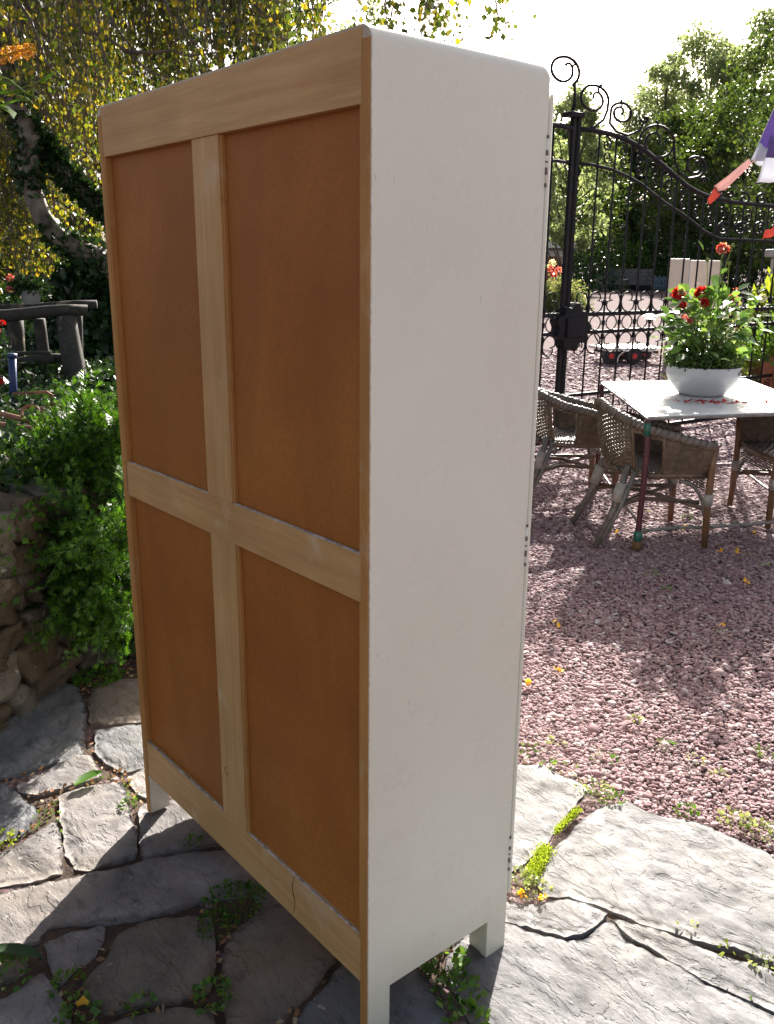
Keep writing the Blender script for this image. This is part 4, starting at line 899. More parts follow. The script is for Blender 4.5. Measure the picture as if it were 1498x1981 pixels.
# ------------------------------------------------------------------ wicker chairs (built at the origin, facing +y)
def make_chair(label):
    t = thing('wicker_armchair', label, 'chair', (0, 0, 0), 'wicker armchairs around the garden table')
    def rim_pt(s):   # s in -1..1 from one arm front, round the back, to the other
        a = s*math.radians(122); x = .30*math.sin(a); y = -.27*math.cos(a)
        if abs(s) > .6:
            k = (abs(s)-.6)/.4; x0 = .30*math.sin(math.copysign(math.radians(73.2), s)); y0 = -.27*math.cos(math.radians(73.2)); x = x0*(1-.04*k); y = y0+.36*k
        z = .755-.185*min(1, abs(s)*1.06)**1.3
        return x, y, z
    def base_pt(s): x, y, z = rim_pt(s); return x*.86, y*.84+.02, .40
    ss = np.linspace(-1, 1, 61); rim = [rim_pt(s) for s in ss]
    mb = MB(); mb.tube(rim, 0.024, 8); o = obj('arm_rim', mb, MT['rattang'], t)
    mb = MB()
    for ph in (0, 2.1, 4.2):    # braid over the rim
        pts = []
        for i, s in enumerate(np.linspace(-1, 1, 150)):
            x, y, z = rim_pt(s); a = ph+i*.75; pts.append((x*(1+.085*math.cos(a)), y*(1+.085*math.cos(a)), z+.024*math.sin(a)))
        mb.tube(pts, .0062, 4)
    obj('rim_braid', mb, MT['rattan'], t)
    # woven wall: strands in and out of the stakes, with an opening behind each arm
    st = MB(); wv = MB(); NS = 56; rows = 30
    def wall(s, f, off=0): a, b = np.array(rim_pt(s)), np.array(base_pt(s)); p = a*(1-f)+b*f; nrm = np.array([p[0], p[1], 0]); nrm /= np.linalg.norm(nrm)+1e-9; bulge = .018*math.sin(math.pi*f); return p+nrm*(off+bulge)
    gap = lambda s, f: .44 < abs(s) < .665 and .16 < f < .97
    for i in range(NS+1):
        s = -1+2*i/NS
        if .45 < abs(s) < .66: st.tube([wall(s, 0), wall(s, .16)], .004, 4); continue
        st.tube([wall(s, f) for f in (0, .33, .66, 1)], .004, 4)
    for r in range(rows):
        f = (r+.5)/rows; seg = []
        for i in range(NS+1):
            s = -1+2*i/NS
            if gap(s, f):
                if len(seg) > 1: wv.tube(seg, .0062, 4, flat=.5)
                seg = []; continue
            seg.append(wall(s, f, .005*(1 if (i+r) % 2 else -1)))
        if len(seg) > 1: wv.tube(seg, .0062, 4, flat=.5)
    obj('stakes', st, MT['weave'], t)['kind'] = 'stuff'; wo = obj('woven_back', wv, MT['weave'], t); wo['kind'] = 'stuff'
    for sg in (-1, 1):
        for s_ in (.43, .675): mb = MB(); mb.tube([wall(sg*s_, f) for f in np.linspace(0, 1, 6)], .009, 6); obj('back_pole', mb, MT['rattan'], t)
    # seat: woven disc
    mb = MB(); n = 26
    for k in range(24):
        y = -.20+k*.0205; hw = .245 if y > -.05 else .245*math.sqrt(max(.05, 1-((y+.05)/.19)**2))
        mb.tube([(x, y, .425+.004*(1 if (j+k) % 2 else -1)-.012*(1-(x/.25)**2)) for j, x in enumerate(np.linspace(-hw, hw, 18))], .0098, 4, flat=.5)
    obj('seat', mb, MT['rattang'], t)
    mb = MB(); ring = [base_pt(s) for s in np.linspace(-1, 1, 31)]; f0, f1 = ring[-1], ring[0]; ring += [(f0[0]*(1-2*k/6), f0[1]+.02*math.sin(math.pi*k/6), .40) for k in range(1, 7)]; mb.tube(ring, .017, 8); obj('seat_ring', mb, MT['rattan'], t)
    # woven apron below the seat front
    mb = MB()
    for r in range(6): mb.tube([(x, f0[1]+.004*(1 if (j+r) % 2 else -1), .385-r*.014) for j, x in enumerate(np.linspace(-.235, .235, 24))], .0062, 4, flat=.5)
    obj('apron_weave', mb, MT['weave'], t)
    # arms' front edge posts run down into the front legs
    for sx in (-1, 1):
        ax, ay, az = rim_pt(sx)
        mb = MB(); mb.tube([(ax, ay, az-.01), (sx*.262, ay-.005, .45), (sx*.255, ay-.005, .25), (sx*.262, ay, 0)], [.017, .019, .02, .017], 8); lg = obj('leg', mb, MT['legwood'], t)
        obj('binding', MB().tube([(sx*.257, ay-.004, .30), (sx*.2555, ay-.005, .235)], .0255, 10), MT['wrap'], lg)
        mb = MB(); mb.tube([(sx*.20, -.16, .45), (sx*.215, -.22, .22), (sx*.24, -.32, 0)], [.018, .019, .016], 8); lg = obj('leg', mb, MT['rattang'], t)
        mb = MB(); mb.tube([(sx*.235, -.13, .42), (sx*.226, -.20, .2), (sx*.25, -.30, .02)], [.014, .013, .011], 6); obj('leg_cane', mb, MT['rattang'], lg)
        obj('binding', MB().tube([(sx*.205, -.185, .35), (sx*.214, -.215, .25)], .031, 10), MT['wrap'], lg)
        mb = MB(); mb.tube([(sx*.255, ay-.01, .18)]+[(sx*.25, ay-.02-.15*(1-math.cos(q)), .18+.19*math.sin(q)) for q in np.linspace(.1, 1.57, 8)], .011, 6); obj('brace', mb, MT['rattang'], t)
        mb = MB(); mb.tube([(sx*.22, -.235, .17)]+[(sx*.22, -.225+.15*(1-math.cos(q)), .17+.2*math.sin(q)) for q in np.linspace(.1, 1.57, 8)], .011, 6); obj('brace', mb, MT['rattang'], t)
        mb = MB(); mb.tube([(sx*.225, -.235, .22), (sx*.15, -.05, .25), (sx*.2, ay-.03, .24)], .012, 6); obj('stretcher', mb, MT['rattan'], t)
    mb = MB(); mb.tube([(-.23, -.2, .24), (0, 0, .26), (.25, ay-.03, .22)], .012, 6); obj('stretcher', mb, MT['rattan'], t)
    mb = MB(); mb.tube([(.23, -.2, .235), (0, 0, .235), (-.25, ay-.03, .22)], .012, 6); obj('stretcher', mb, MT['rattan'], t)
    return t
def copy_tree(o, parent=None):
    c = o.copy(); C.objects.link(c)
    if parent is not None: c.parent = parent
    for ch in list(o.children): copy_tree(ch, c)
    return c
ch = make_chair('wicker armchair in the middle, tucked under the near table corner behind the maroon leg')
ch2 = copy_tree(ch); ch2['label'] = 'wicker armchair partly hidden behind the wardrobe edge, left of the middle one'
ch3 = copy_tree(ch); ch3['label'] = 'wicker armchair cut off by the right photo edge, on the far side of the table'
def place(o, x, y, fx, fy, s=1.0): o.location = (x, y, 0); o.rotation_euler = (0, 0, math.atan2(-fx, fy)); o.scale = (s, s, s)
place(ch, -0.73, 3.36, .60, .80); place(ch2, -1.55, 3.66, .59, .81); place(ch3, -0.36, 4.44, -.6, -.8)

# ------------------------------------------------------------------ bunting
def flagmesh(pts, dist, mat, name, parent, wav=.04, ph=0.0, div=8):
    """cloth with its own waves, from four corners (px,py,dist offset)"""
    q = [D(x, y, dist+o) for x, y, o in pts]; V = []; F = []
    for i in range(div+1):
        for j in range(div+1):
            a, b = i/div, j/div; p = (q[0]*(1-a)+q[1]*a)*(1-b)+(q[3]*(1-a)+q[2]*a)*b
            V.append(p+FH*wav*math.sin(b*5+ph+a*2)*b+np.array([0, 0, .01*math.sin(a*6+ph)]))
    for i in range(div):
        for j in range(div): k = i*(div+1)+j; F.append((k, k+1, k+div+2, k+div+1))
    mb = MB(); mb.add(V, F, True); o = obj(name, mb, mat, parent); so = o.modifiers.new('cloth', 'SOLIDIFY'); so.thickness = .0012; return o
t = thing('bunting', 'string of fluttering cloth pennants in purple, white and red above the gate', 'bunting', D(1450, 330, 7.3))
flagmesh([(1497, 212, 0), (1540, 205, .1), (1530, 300, .1), (1454, 312, 0)], 7.3, MT['purple'], 'purple_flag', t, .03, 0)
flagmesh([(1490, 262, .02), (1535, 285, .12), (1520, 345, .1), (1461, 357, .0)], 7.32, MT['white_c'], 'white_flag', t, .05, 1)
flagmesh([(1471, 278, -.02), (1486, 287, -.02), (1477, 322, -.03), (1453, 311, -.03)], 7.28, MT['white_c'], 'white_band', t, .01, 1, 4)
flagmesh([(1449, 309, 0), (1459, 314, .02), (1404, 371, .02), (1383, 362, -.01)], 7.3, MT['pink_c'], 'faded_pennant', t, .03, 2)
flagmesh([(1384, 363, -.01), (1397, 375, 0), (1376, 396, -.02), (1368, 388, -.02)], 7.29, MT['red_c'], 'red_pennant', t, .015, 1, 5)
flagmesh([(1480, 448, 0), (1500, 436, .02), (1505, 452, .0), (1474, 465, 0)], 7.6, MT['red_c'], 'red_pennant', t, .01, 1, 5)
st = MB(); st.tube([D(1560, 170, 7.4), D(1497, 211, 7.3), D(1454, 309, 7.3), D(1400, 360, 7.3), D(1366, 395, 7.3)], .0022, 5); obj('string', st, MT['render'], t)

# ------------------------------------------------------------------ retaining wall and garden bed, left
WALL = [(-0.42, -0.98), (-0.60, -0.48), (-0.765, -0.17), (-0.955, 0.05), (-1.02, 0.30), (-1.16, 0.60), (-1.30, 1.10), (-1.30, 1.9)]
WP = np.array(WALL); WL = np.concatenate([[0], np.cumsum(np.linalg.norm(np.diff(WP, axis=0), axis=1))])
def wall_at(s): return np.array([np.interp(s, WL, WP[:, 0]), np.interp(s, WL, WP[:, 1])])
def wall_n(s): d = wall_at(s+.05)-wall_at(s-.05); d /= np.linalg.norm(d)+1e-9; return np.array([d[1], -d[0]]), d
bank = [tuple(p) for p in (WP-np.array([0.10, 0.0]))]
BZ = 0.66
def bedx(Y): return np.where(Y > 1.9, -1.3-(Y-1.9)*2.6, np.interp(Y, WP[:, 1], WP[:, 0]))
def bed():
    xs_ = np.concatenate([np.arange(-14, -4, .5), np.arange(-4, 0.2, .12)]); ys_ = np.concatenate([np.arange(-3, 2.4, .12), np.arange(2.6, 12, .5)])
    X, Y = np.meshgrid(xs_, ys_, indexing='ij'); wx = bedx(Y); d = (wx-.25)-X
    Z = np.where(d > 0, BZ+0.04*np.sin(X*3)*np.cos(Y*2.5)+np.clip((-X-3)*.02, 0, .3), -.1)
    
    a = np.arange(X.size).reshape(X.shape); F = np.stack([a[:-1, :-1], a[1:, :-1], a[1:, 1:], a[:-1, 1:]], -1).reshape(-1, 4)
    F = F[(d.ravel()[F] > -.02).any(1)]; V = np.stack([X, Y, Z], -1).reshape(-1, 3)
    o = npmesh('garden_bed', V, F, MT['bed']); o['kind'] = 'structure'
bed()
rw = thing('retaining_wall', 'low dry stone retaining wall holding the planted bed on the left', 'wall', (-0.95, 0.0, 0))
def wall_stone(s, z, wid, hei, seed):
    rs = random.Random(seed); bm = bmesh.new(); bmesh.ops.create_cube(bm, size=1.0); bmesh.ops.subdivide_edges(bm, edges=bm.edges[:], cuts=5, use_grid_fill=True)
    nrm, d = wall_n(s); c = wall_at(s)
    prot = rs.uniform(-.015, .035); rot = rs.uniform(-.22, .22)
    for v in bm.verts:
        p = v.co*2; m = max(abs(p.x), abs(p.y), abs(p.z)); q = p.normalized()*1.2*m; p = p*.80+q*.20
        f = 1+.30*noise.noise(p*1.1+Vector((seed*1.3, 0, 0)))+.16*noise.noise(p*2.6+Vector((seed*1.3, 0, 0)))+.07*noise.noise(p*6+Vector((seed, 0, 0)))
        x, y, zz = p.x*f*wid/2*.90, p.y*f*.10, p.z*f*hei/2*.88
        x, zz = x*math.cos(rot)-zz*math.sin(rot), x*math.sin(rot)+zz*math.cos(rot)
        v.co = Vector((c[0]+d[0]*x+nrm[0]*(y-.06+prot), c[1]+d[1]*x+nrm[1]*(y-.06+prot), z+hei/2+zz))
    mb = MB(); bm.verts.ensure_lookup_table(); bm.verts.index_update(); mb.add([v.co for v in bm.verts], [tuple(v.index for v in f.verts) for f in bm.faces], True); bm.free()
    obj('stone', mb, WST[seed % 2], rw)
z = -.02; k = 1; rs = random.Random(12)
while z < .66:
    hei = rs.uniform(.09, .155); s = .02+rs.uniform(0, .1)
    while s < WL[-1]-.3:
        wid = rs.uniform(.11, .27); hh = hei*rs.uniform(.85, 1.12); wall_stone(s+wid/2, z+rs.uniform(-.008, .008), wid, hh, k); s += wid*1.02; k += 1
    z += hei*.90
for j in range(70): wall_stone(rs.uniform(.3, WL[-1]-.3), rs.uniform(-.03, .55), rs.uniform(.05, .1), rs.uniform(.04, .07), 500+j)
mb = MB(); SS = np.linspace(.1, WL[-1]-.1, 30); vs = []; fs = []
for i, s in enumerate(SS):
    c = wall_at(s); nrm, d = wall_n(s)
    for o_, zz in ((-.15, -.05), (-.15, .62), (-.30, .62), (-.30, -.05)): vs.append((c[0]+nrm[0]*o_, c[1]+nrm[1]*o_, zz))
for i in range(len(SS)-1):
    for j in range(4): fs.append((i*4+j, i*4+(j+1) % 4, (i+1)*4+(j+1) % 4, (i+1)*4+j))
mb.add(vs, fs); obj('earth_core', mb, MT['soil'], rw)

# ------------------------------------------------------------------ left planting
def feathery(P0, n, dirs, length, seed, leafs=26, ll=.05):
    r = np.random.default_rng(seed); geo = []; st = MB()
    for k in range(n):
        p = P0[k]; d = dirs[k]/np.linalg.norm(dirs[k]); L = length*r.uniform(.65, 1.2); pts = []
        for i in range(9):
            f = i/8; pts.append(p+d*L*f+np.array([0, 0, .12*L*math.sin(f*2.0)-.30*L*f*f*(1 if abs(d[2]) < .75 else .2)]))
        pts = np.array(pts); st.tube(pts[:: 2], .0022, 3, cap=False)
        f = np.sort(r.uniform(.25, 1, leafs))*8; i0 = np.minimum(f.astype(int), 7); q = pts[i0]+(pts[i0+1]-pts[i0])*(f-i0)[:, None]; tan = unit(pts[i0+1]-pts[i0])
        side = unit(r.normal(size=(leafs, 3))); side = unit(side-tan*(side*tan).sum(1, keepdims=True)); a = unit(side*.9+tan*.75); l = ll*(1.15-.5*f/8)*r.uniform(.8, 1.2, leafs)
        S = np.cross(a, side+r.normal(0, .4, (leafs, 3)))
        geo.append(leaf_geo(q, a, l, l*.17, S=S)); 
        for sg in (-1, 1): geo.append(leaf_geo(q+a*l[:, None]*.35, unit(a*.8+unit(S)*sg*.6), l*.6, l*.11, S=S)); geo.append(leaf_geo(q+a*l[:, None]*.6, unit(a*.85+unit(S)*sg*.5), l*.42, l*.09, S=S))
    return cat_geo(geo), st
r_ = np.random.default_rng(8); n = 1050
sp = thing('feathery_shrub', 'bright green feathery leaved shrub spilling over the stone wall beside the wardrobe', 'shrub', D(190, 950, 3.5)*np.array([1, 1, 0])+np.array([0, 0, BZ]))
P0 = []; dd = []
for k in range(n):
    px = r_.uniform(88, 282); f = r_.random(); dist = 3.05+.7*r_.random()
    if k % 5 < 2: px = r_.uniform(125, 285); P = D(px, r_.uniform(1000, 1240), dist-.15-.12*r_.random()); d = -FH*.45+RH*r_.normal(0, .35)+np.array([0, 0, r_.uniform(-.1, .9)])
    else: P = D(px, r_.uniform(860+1.6*max(0, 150-px), 1015), dist); d = RH*r_.normal(0, .35)-FH*r_.uniform(-.2, .5)+np.array([0, 0, r_.uniform(.4, 1.1)])
    P0.append(P); dd.append(d)
(V, F), stm = feathery(P0, n, dd, .24, 9, 30, .042); npmesh('foliage', V, F, MT['l_shrub'], sp); obj('stems', stm, MT['l_dark'], sp)
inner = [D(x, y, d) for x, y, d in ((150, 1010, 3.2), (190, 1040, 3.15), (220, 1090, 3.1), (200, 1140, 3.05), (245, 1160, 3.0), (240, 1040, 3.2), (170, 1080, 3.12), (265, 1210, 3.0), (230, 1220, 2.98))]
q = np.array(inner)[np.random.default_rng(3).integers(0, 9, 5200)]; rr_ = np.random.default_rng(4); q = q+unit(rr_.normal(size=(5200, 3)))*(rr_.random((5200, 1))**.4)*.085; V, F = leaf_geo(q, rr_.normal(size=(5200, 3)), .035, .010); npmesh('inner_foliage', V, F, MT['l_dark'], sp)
# dark ground cover on the bed
def cover(name, label, cat, fn, n, size, mat, seed, up=.5, wr=.7, kind='stuff'):
    r = np.random.default_rng(seed); P = fn(r, n); A = r.normal(size=(len(P), 3))*np.array([1, 1, .6])+np.array([0, 0, up]); L = size*np.exp(r.normal(0, .3, len(P)))
    V, F = leaf_geo(P, A, L, L*wr); return tag(npmesh(name, V, F, mat), label, cat, kind=kind)
def bedpts(r, n):
    x = r.uniform(-5.6, -1.0, n*2); y = r.uniform(-1.6, 3.2, n*2); wx = bedx(y); ok = (x < wx-.02) & ((y > -.75) | (x < -2)); x, y = x[ok][:n], y[ok][:n]
    h = .04+.16*np.abs(np.sin(x*2.3+1)*np.cos(y*2.9))*r.random(len(x)); return np.stack([x, y, BZ+h+r.random(len(x))*.06+np.clip((-x-3)*.02, 0, .3)], 1)
cover('ivy_ground_cover', 'dark glossy ivy covering the raised bed', 'ivy', bedpts, 34000, .033, MT['l_dark'], 41)
def hang(r, n):
    s = r.uniform(.35, 2.9, n); z = .70-.30*r.random(n)**2; P = np.array([wall_at(q) for q in s]); N_ = np.array([wall_n(q)[0] for q in s]); keep = np.sin(s*7)+np.sin(s*17)*.6 > .1-(s > 1.5)*1.2
    P, N_, z = P[keep], N_[keep], z[keep]; return np.stack([P[:, 0]+N_[:, 0]*(.05+.05*r.random(len(z))), P[:, 1]+N_[:, 1]*(.05+.05*r.random(len(z))), z], 1)
cover('trailing_ivy', 'ivy sprigs trailing over the top of the stone wall', 'ivy', hang, 1300, .025, MT['l_shrub'], 42)
# dark hedge round the trunk, behind the log fence
def hedgepts(pxr, pyr, dr):
    def f(r, n): return np.array([D(r.uniform(*pxr), r.uniform(*pyr), r.uniform(*dr)) for _ in range(n)])
    return f
def lumpy(cens, rad, n, seed):
    r = np.random.default_rng(seed); c = np.array(cens)[r.integers(0, len(cens), n)]; return c+unit(r.normal(size=(n, 3)))*(r.random((n, 1))**.4)*rad
def massbush(name, label, cat, cens, rad, n, ls, mat, seed, group=None):
    P = lumpy(cens, rad, n, seed); r = np.random.default_rng(seed+1); A = r.normal(size=(n, 3))+np.array([0, 0, -.1]); L = ls*np.exp(r.normal(0, .3, n)); V, F = leaf_geo(P, A, L, L*.75)
    return tag(npmesh(name, V, F, mat), label, cat, group)
massbush('hedge', 'dark ivy clad hedge behind the log fence', 'hedge', [D(x, y, d) for x, y, d in ((175, 560, 7.6), (210, 590, 7.4), (160, 640, 7.3), (215, 660, 7.2), (190, 700, 7.0), (240, 540, 7.8), (260, 580, 7.6), (130, 700, 7.4), (260, 680, 7.4))], .32, 15000, .075, MT['l_dark'], 51)
massbush('hedge', 'shadowy low hedge at the far left behind the log fence', 'hedge', [D(x, y, d) for x, y, d in ((-60, 640, 9), (0, 650, 9.2), (60, 660, 9), (110, 650, 8.8), (-20, 700, 8.6), (80, 720, 8.2))], .5, 9000, .085, MT['l_dark'], 52)
massbush('small_bush', 'small glossy white speckled bush right of the fence post', 'bush', [D(x, y, d) for x, y, d in ((180, 770, 4.9), (205, 755, 5.1), (165, 800, 4.7), (215, 800, 4.8), (230, 760, 5.0))], .13, 2600, .04, MT['l_dark'], 53)
# rosette with long leaves at the wall top
P = D(20, 905, 3.35); n = 34; r_ = np.random.default_rng(77); a = r_.uniform(0, 6.28, n); A = np.stack([np.cos(a), np.sin(a), r_.uniform(.3, 1.2, n)], 1)
V, F = broad(np.tile(P, (n, 1))+A*.01+r_.normal(0, .03, (n, 3)), A, r_.uniform(.06, .1, n), r_.uniform(.02, .028, n), np.cross(A, [0, 0, 1.0])); tag(npmesh('rosette_plant', V, F, MT['l_pale']), 'pale rosette plant on top of the stone wall', 'plant')
# log fence
lf = thing('log_fence', 'rustic weathered log fence in front of the dark hedge', 'fence', D(100, 700, 5.7)*np.array([1, 1, 0])+np.array([0, 0, BZ]))
def log(name, a, b, r0, r1, mat='weather'):
    a, b = np.array(a), np.array(b); pts = [a+(b-a)*f+np.array([0, 0, .008*math.sin(f*7+a[0])]) for f in np.linspace(0, 1, 7)]; return obj(name, MB().tube(pts, list(np.linspace(r0, r1, 7)), 9), MT[mat], lf)
log('top_log', D(-70, 612, 5.5), D(170, 600, 5.75), .040, .036); log('rear_log', D(-60, 596, 6.2), D(188, 590, 6.35), .028, .03)
log('post', D(128, 616, 5.68), D(152, 765, 5.55), .062, .075); log('post', D(76, 618, 5.72), D(92, 745, 5.75), .038, .04); log('post', D(30, 618, 5.75), D(38, 760, 5.7), .05, .05); log('post', D(150, 606, 6.3), D(152, 740, 6.3), .035, .035)
log('mid_log', D(-60, 708, 5.62), D(130, 694, 5.66), .036, .034); log('mid_log', D(-60, 690, 5.35), D(98, 683, 5.4), .014, .012)
# blue post and geranium pot
bp = D(24, 800, 4.9); t = thing('blue_post', 'dark blue metal post at the left edge in front of the log fence', 'post', bp)
obj('shaft', MB().tube([D(24, 690, 4.9), D(27, 800, 4.9)], .021, 8), MT['blue'], t); obj('cap', MB().tube([D(23.8, 684, 4.9), D(24, 692, 4.9)], .026, 8), MT['blue'], t)
gp = D(62, 588, 6.1); t = thing('geranium_pot', 'grey pot of geraniums with pink flowers standing on the log fence', 'plant pot', gp)
obj('pot', MB().lathe([(0, 0), (.05, 0), (.07, .085), (.075, .09), (.06, .09), (0, .08)], gp, 16), MT['enamel'], t); V, F = bush_leaves(gp+np.array([0, 0, .08]), (.13, .13, .12), 500, .03, .3, 61, .8, .3); npmesh('foliage', V, F, MT['l_dark'], t)
bloom_parts('bloom', [D(20, 538, 6.0), D(20, 560, 6.0), D(88, 600, 5.9)], .03, 30, 62, MT['pinkp'], t)
t = thing('red_flowers', 'small red flowers at the left edge below the log fence', 'flowers', D(8, 640, 5.2)); bloom_parts('bloom', [D(5, 625, 5.2), D(-4, 640, 5.2), D(2, 738, 4.8)], .02, 34, 63, MT['red'], t)
V, F = bush_leaves(D(-10, 700, 5.1), (.12, .12, .2), 260, .035, .3, 64); npmesh('foliage', V, F, MT['l_dark'], t)
# rusty iron ornament
t = thing('rusty_iron_ornament', 'rusty wrought iron scrolls lying on the bed in front of the fence', 'ornament', D(70, 850, 3.5))
def rt_(name, pts, r=.007, flat=.5): return obj(name, MB().tube([D(x, y, 3.5+dz) for x, y, dz in pts], r, 6, flat=flat), MT['rust'], t)
rt_('bar', [(-40, 790, 0), (0, 800, 0), (40, 810, 0), (80, 823, 0)], .012); rt_('bar', [(-40, 816, 0), (0, 820, 0), (62, 829, .0), (80, 820, 0)], .010); rt_('bar', [(80, 790, .0), (86, 815, 0), (95, 852, 0)], .009); rt_('bar', [(60, 835, 0), (90, 850, 0)], .007); rt_('bar', [(88, 824, 0), (108, 822, 0)], .008)
rt_('scroll', [(60+18*math.cos(a), 800-15*math.sin(a), .03*math.sin(a)) for a in np.linspace(-.2, 3.6, 14)], .009); rt_('scroll', [(103+17*math.cos(a), 797-17*math.sin(a), 0) for a in np.linspace(0, 2.5, 12)], .010)
rt_('bar', [(78, 791, 0), (98, 789, 0)], .010); rt_('bar', [(119, 808, 0), (121, 792, 0)], .008); rt_('leaf_tip', [(120, 788, 0), (130, 789, 0), (143, 793, 0)], .011); rt_('bar', [(25, 762, .1), (90, 758, .1), (103, 766, .1)], .006)

# ------------------------------------------------------------------ weeping birch
def birch():
    r = np.random.default_rng(5); rs = random.Random(5)
    t = thing('weeping_birch', 'weeping birch with yellowing leaves, curved pale trunk and long hanging twigs', 'tree', D(215, 560, 7.3)*np.array([1, 1, 0]))
    tr = MB(); tp_ = [D(x, y, d) for x, y, d in ((330, 700, 7.2), (240, 540, 7.2), (195, 498, 7.2), (150, 482, 7.1), (115, 460, 7.05), (82, 420, 7.0), (62, 370, 7.0), (55, 320, 7.0), (62, 270, 7.05), (30, 200, 7.1), (5, 120, 7.2), (10, 40, 7.3), (40, -60, 7.4), (100, -160, 7.5))]
    tr.tube(tp_, [.13, .10, .085, .075, .07, .07, .072, .075, .075, .075, .07, .065, .06, .05], 10); obj('trunk', tr, MT['birch'], t)
    lb = MB(); lb.tube([D(x, y, d) for x, y, d in ((230, 430, 7.1), (190, 395, 7.1), (150, 360, 7.1), (110, 315, 7.1), (85, 280, 7.15), (60, 240, 7.15), (30, 200, 7.1))], [.06, .055, .05, .048, .045, .045, .04], 8); obj('limb', lb, MT['birch'], t)
    # big arching boughs overhead carry the curtains
    bough = []
    for a, b, sag in ((D(20, -60, 7.3), D(1010, -170, 8.0), .5), (D(60, -100, 7.3), D(700, -130, 6.0), .4), (D(40, -20, 7.2), D(420, -60, 5.4), .3), (D(30, 100, 7.1), D(-160, -60, 6.0), .3), (D(20, -40, 7.3), D(560, -200, 9.5), .5), (D(60, 30, 7.3), D(250, -60, 8.8), .3), (D(10, 0, 7.3), D(120, -80, 5.0), .3)):
        pts = [a+(b-a)*f+np.array([0, 0, sag*math.sin(math.pi*f)+.05*math.sin(f*13+a[0])]) for f in np.linspace(0, 1, 16)]; bough.append(np.array(pts)); o = obj('bough', MB().tube(pts, list(np.linspace(.05, .012, 16)), 7), MT['twig'], t)
    # thin arching side branches in view
    sb = MB()
    for pts in ([(170, -20), (190, 30), (192, 70), (205, 120), (215, 140)], [(130, -20), (165, 15), (188, 25)], [(240, 100), (300, 102), (330, 97), (365, 108), (420, 102)], [(160, 60), (200, 68), (245, 98), (290, 140), (330, 150)], [(200, 10), (230, 60), (270, 110)], [(310, -20), (340, 50), (390, 95)], [(470, -20), (520, 40), (560, 90)], [(20, -20), (60, 40), (90, 120), (150, 180)]):
        sb.tube([D(x, y, 5.6) for x, y in pts], list(np.linspace(.012, .004, len(pts))), 5)
    obj('side_branches', sb, MT['twig'], t)
    # hanging twigs: (px range, py end range, dist range, count)
    tw_v = []; tw_f = []; off = 0; leaves = []; leavesg = []
    zones = [((-60, 420), (40, 230), (4.8, 7.0), 330, 1), ((-80, 420), (60, 260), (7.6, 10.0), 420, 3), ((-60, 230), (220, 520), (7.3, 9.5), 420, 1), ((-60, 120), (420, 580), (7.6, 9.0), 260, 1), ((200, 560), (90, 230), (6.0, 7.6), 330, 2), ((400, 700), (40, 130), (5.2, 7.0), 210, 2), ((680, 830), (50, 130), (4.9, 6.3), 105, 2), ((820, 960), (40, 125), (4.9, 6.2), 58, 2), ((940, 1045), (50, 130), (4.9, 6.0), 22, 2)]
    for (x0, x1), (y0, y1), (d0, d1), cnt, kind in zones:
        for _ in range(cnt):
            px = r.uniform(x0, x1); dist = r.uniform(d0, d1)
            if noise.noise(Vector((px*.014, dist*.6, 4.2))) < (-.12 if kind != 3 else .0): continue
            e = D(px, r.uniform(y0, y1), dist); topz = max(e[2]+.5, D(px, -70, dist)[2]+r.uniform(0, .5))
            if kind == 1 and y0 > 200: topz = e[2]+r.uniform(.6, 1.8)
            L = topz-e[2]; m = 8; f = np.linspace(0, 1, m); sw = RH*r.normal(0, .10)+FH*r.normal(0, .10); ph = r.uniform(0, 6)
            pts = e[None]+np.outer(1-f, [0, 0, L])+np.outer((1-f)**2, sw*L)+np.outer(.02*np.sin(f*9+ph), RH)
            rad = np.linspace(.0046, .0018, m)*(1.0 if dist > 6 else .8)
            for k in range(3):
                an = 2.094*k; tw_v.append(pts+np.outer(rad, RH*math.cos(an)+FH*math.sin(an)))
            i = np.arange(m-1)
            for k in range(3):
                k2 = (k+1) % 3; tw_f.append(np.stack([off+k*m+i, off+k2*m+i, off+k2*m+i+1, off+k*m+i+1], 1))
            off += 3*m
            nl = int(L/ (.062 if kind == 1 else .052 if kind == 2 else .16)); g = r.uniform(0, m-1.001, nl); i0 = g.astype(int); q = pts[i0]+(pts[i0+1]-pts[i0])*(g-i0)[:, None]+r.normal(0, .028, (nl, 3))
            A = r.normal(0, .6, (nl, 3))+np.array([0, 0, -1]); Ls = r.uniform(.028, .05, nl)
            (leaves if (kind == 1 and r.random() < .75) or r.random() < .25 else leavesg).append(leaf_geo(q, A, Ls, Ls*.85))
    o = npmesh('hanging_twigs', np.concatenate(tw_v), np.concatenate(tw_f), MT['twig'], t); o['kind'] = 'stuff'
    V, F = cat_geo(leaves); npmesh('yellow_leaves', V, F, MT['l_birch'], t); V, F = cat_geo(leavesg); npmesh('green_leaves', V, F, MT['l_birchg'], t)
    # unseen crown added overhead on the left to keep bed and wall in shade
    cc = [np.array([-3.2, 0.4, 5.2]), np.array([-4.2, 1.6, 5.8]), np.array([-2.4, -0.8, 4.9]), np.array([-4.6, -0.6, 5.6]), np.array([-3.4, -1.8, 5.4]), np.array([-5.6, 0.8, 6.4]), np.array([-1.9, 0.5, 5.0])]
    n = 24000; q = np.array(cc)[r.integers(0, len(cc), n)]+unit(r.normal(size=(n, 3)))*(r.random((n, 1))**.4)*np.array([1.2, 1.2, .8]); V, F = leaf_geo(q, r.normal(size=(n, 3))+np.array([0, 0, -.6]), r.uniform(.06, .10, n), r.uniform(.05, .08, n)); npmesh('crown', V, F, MT['l_birchg'], t)
    cb = MB()
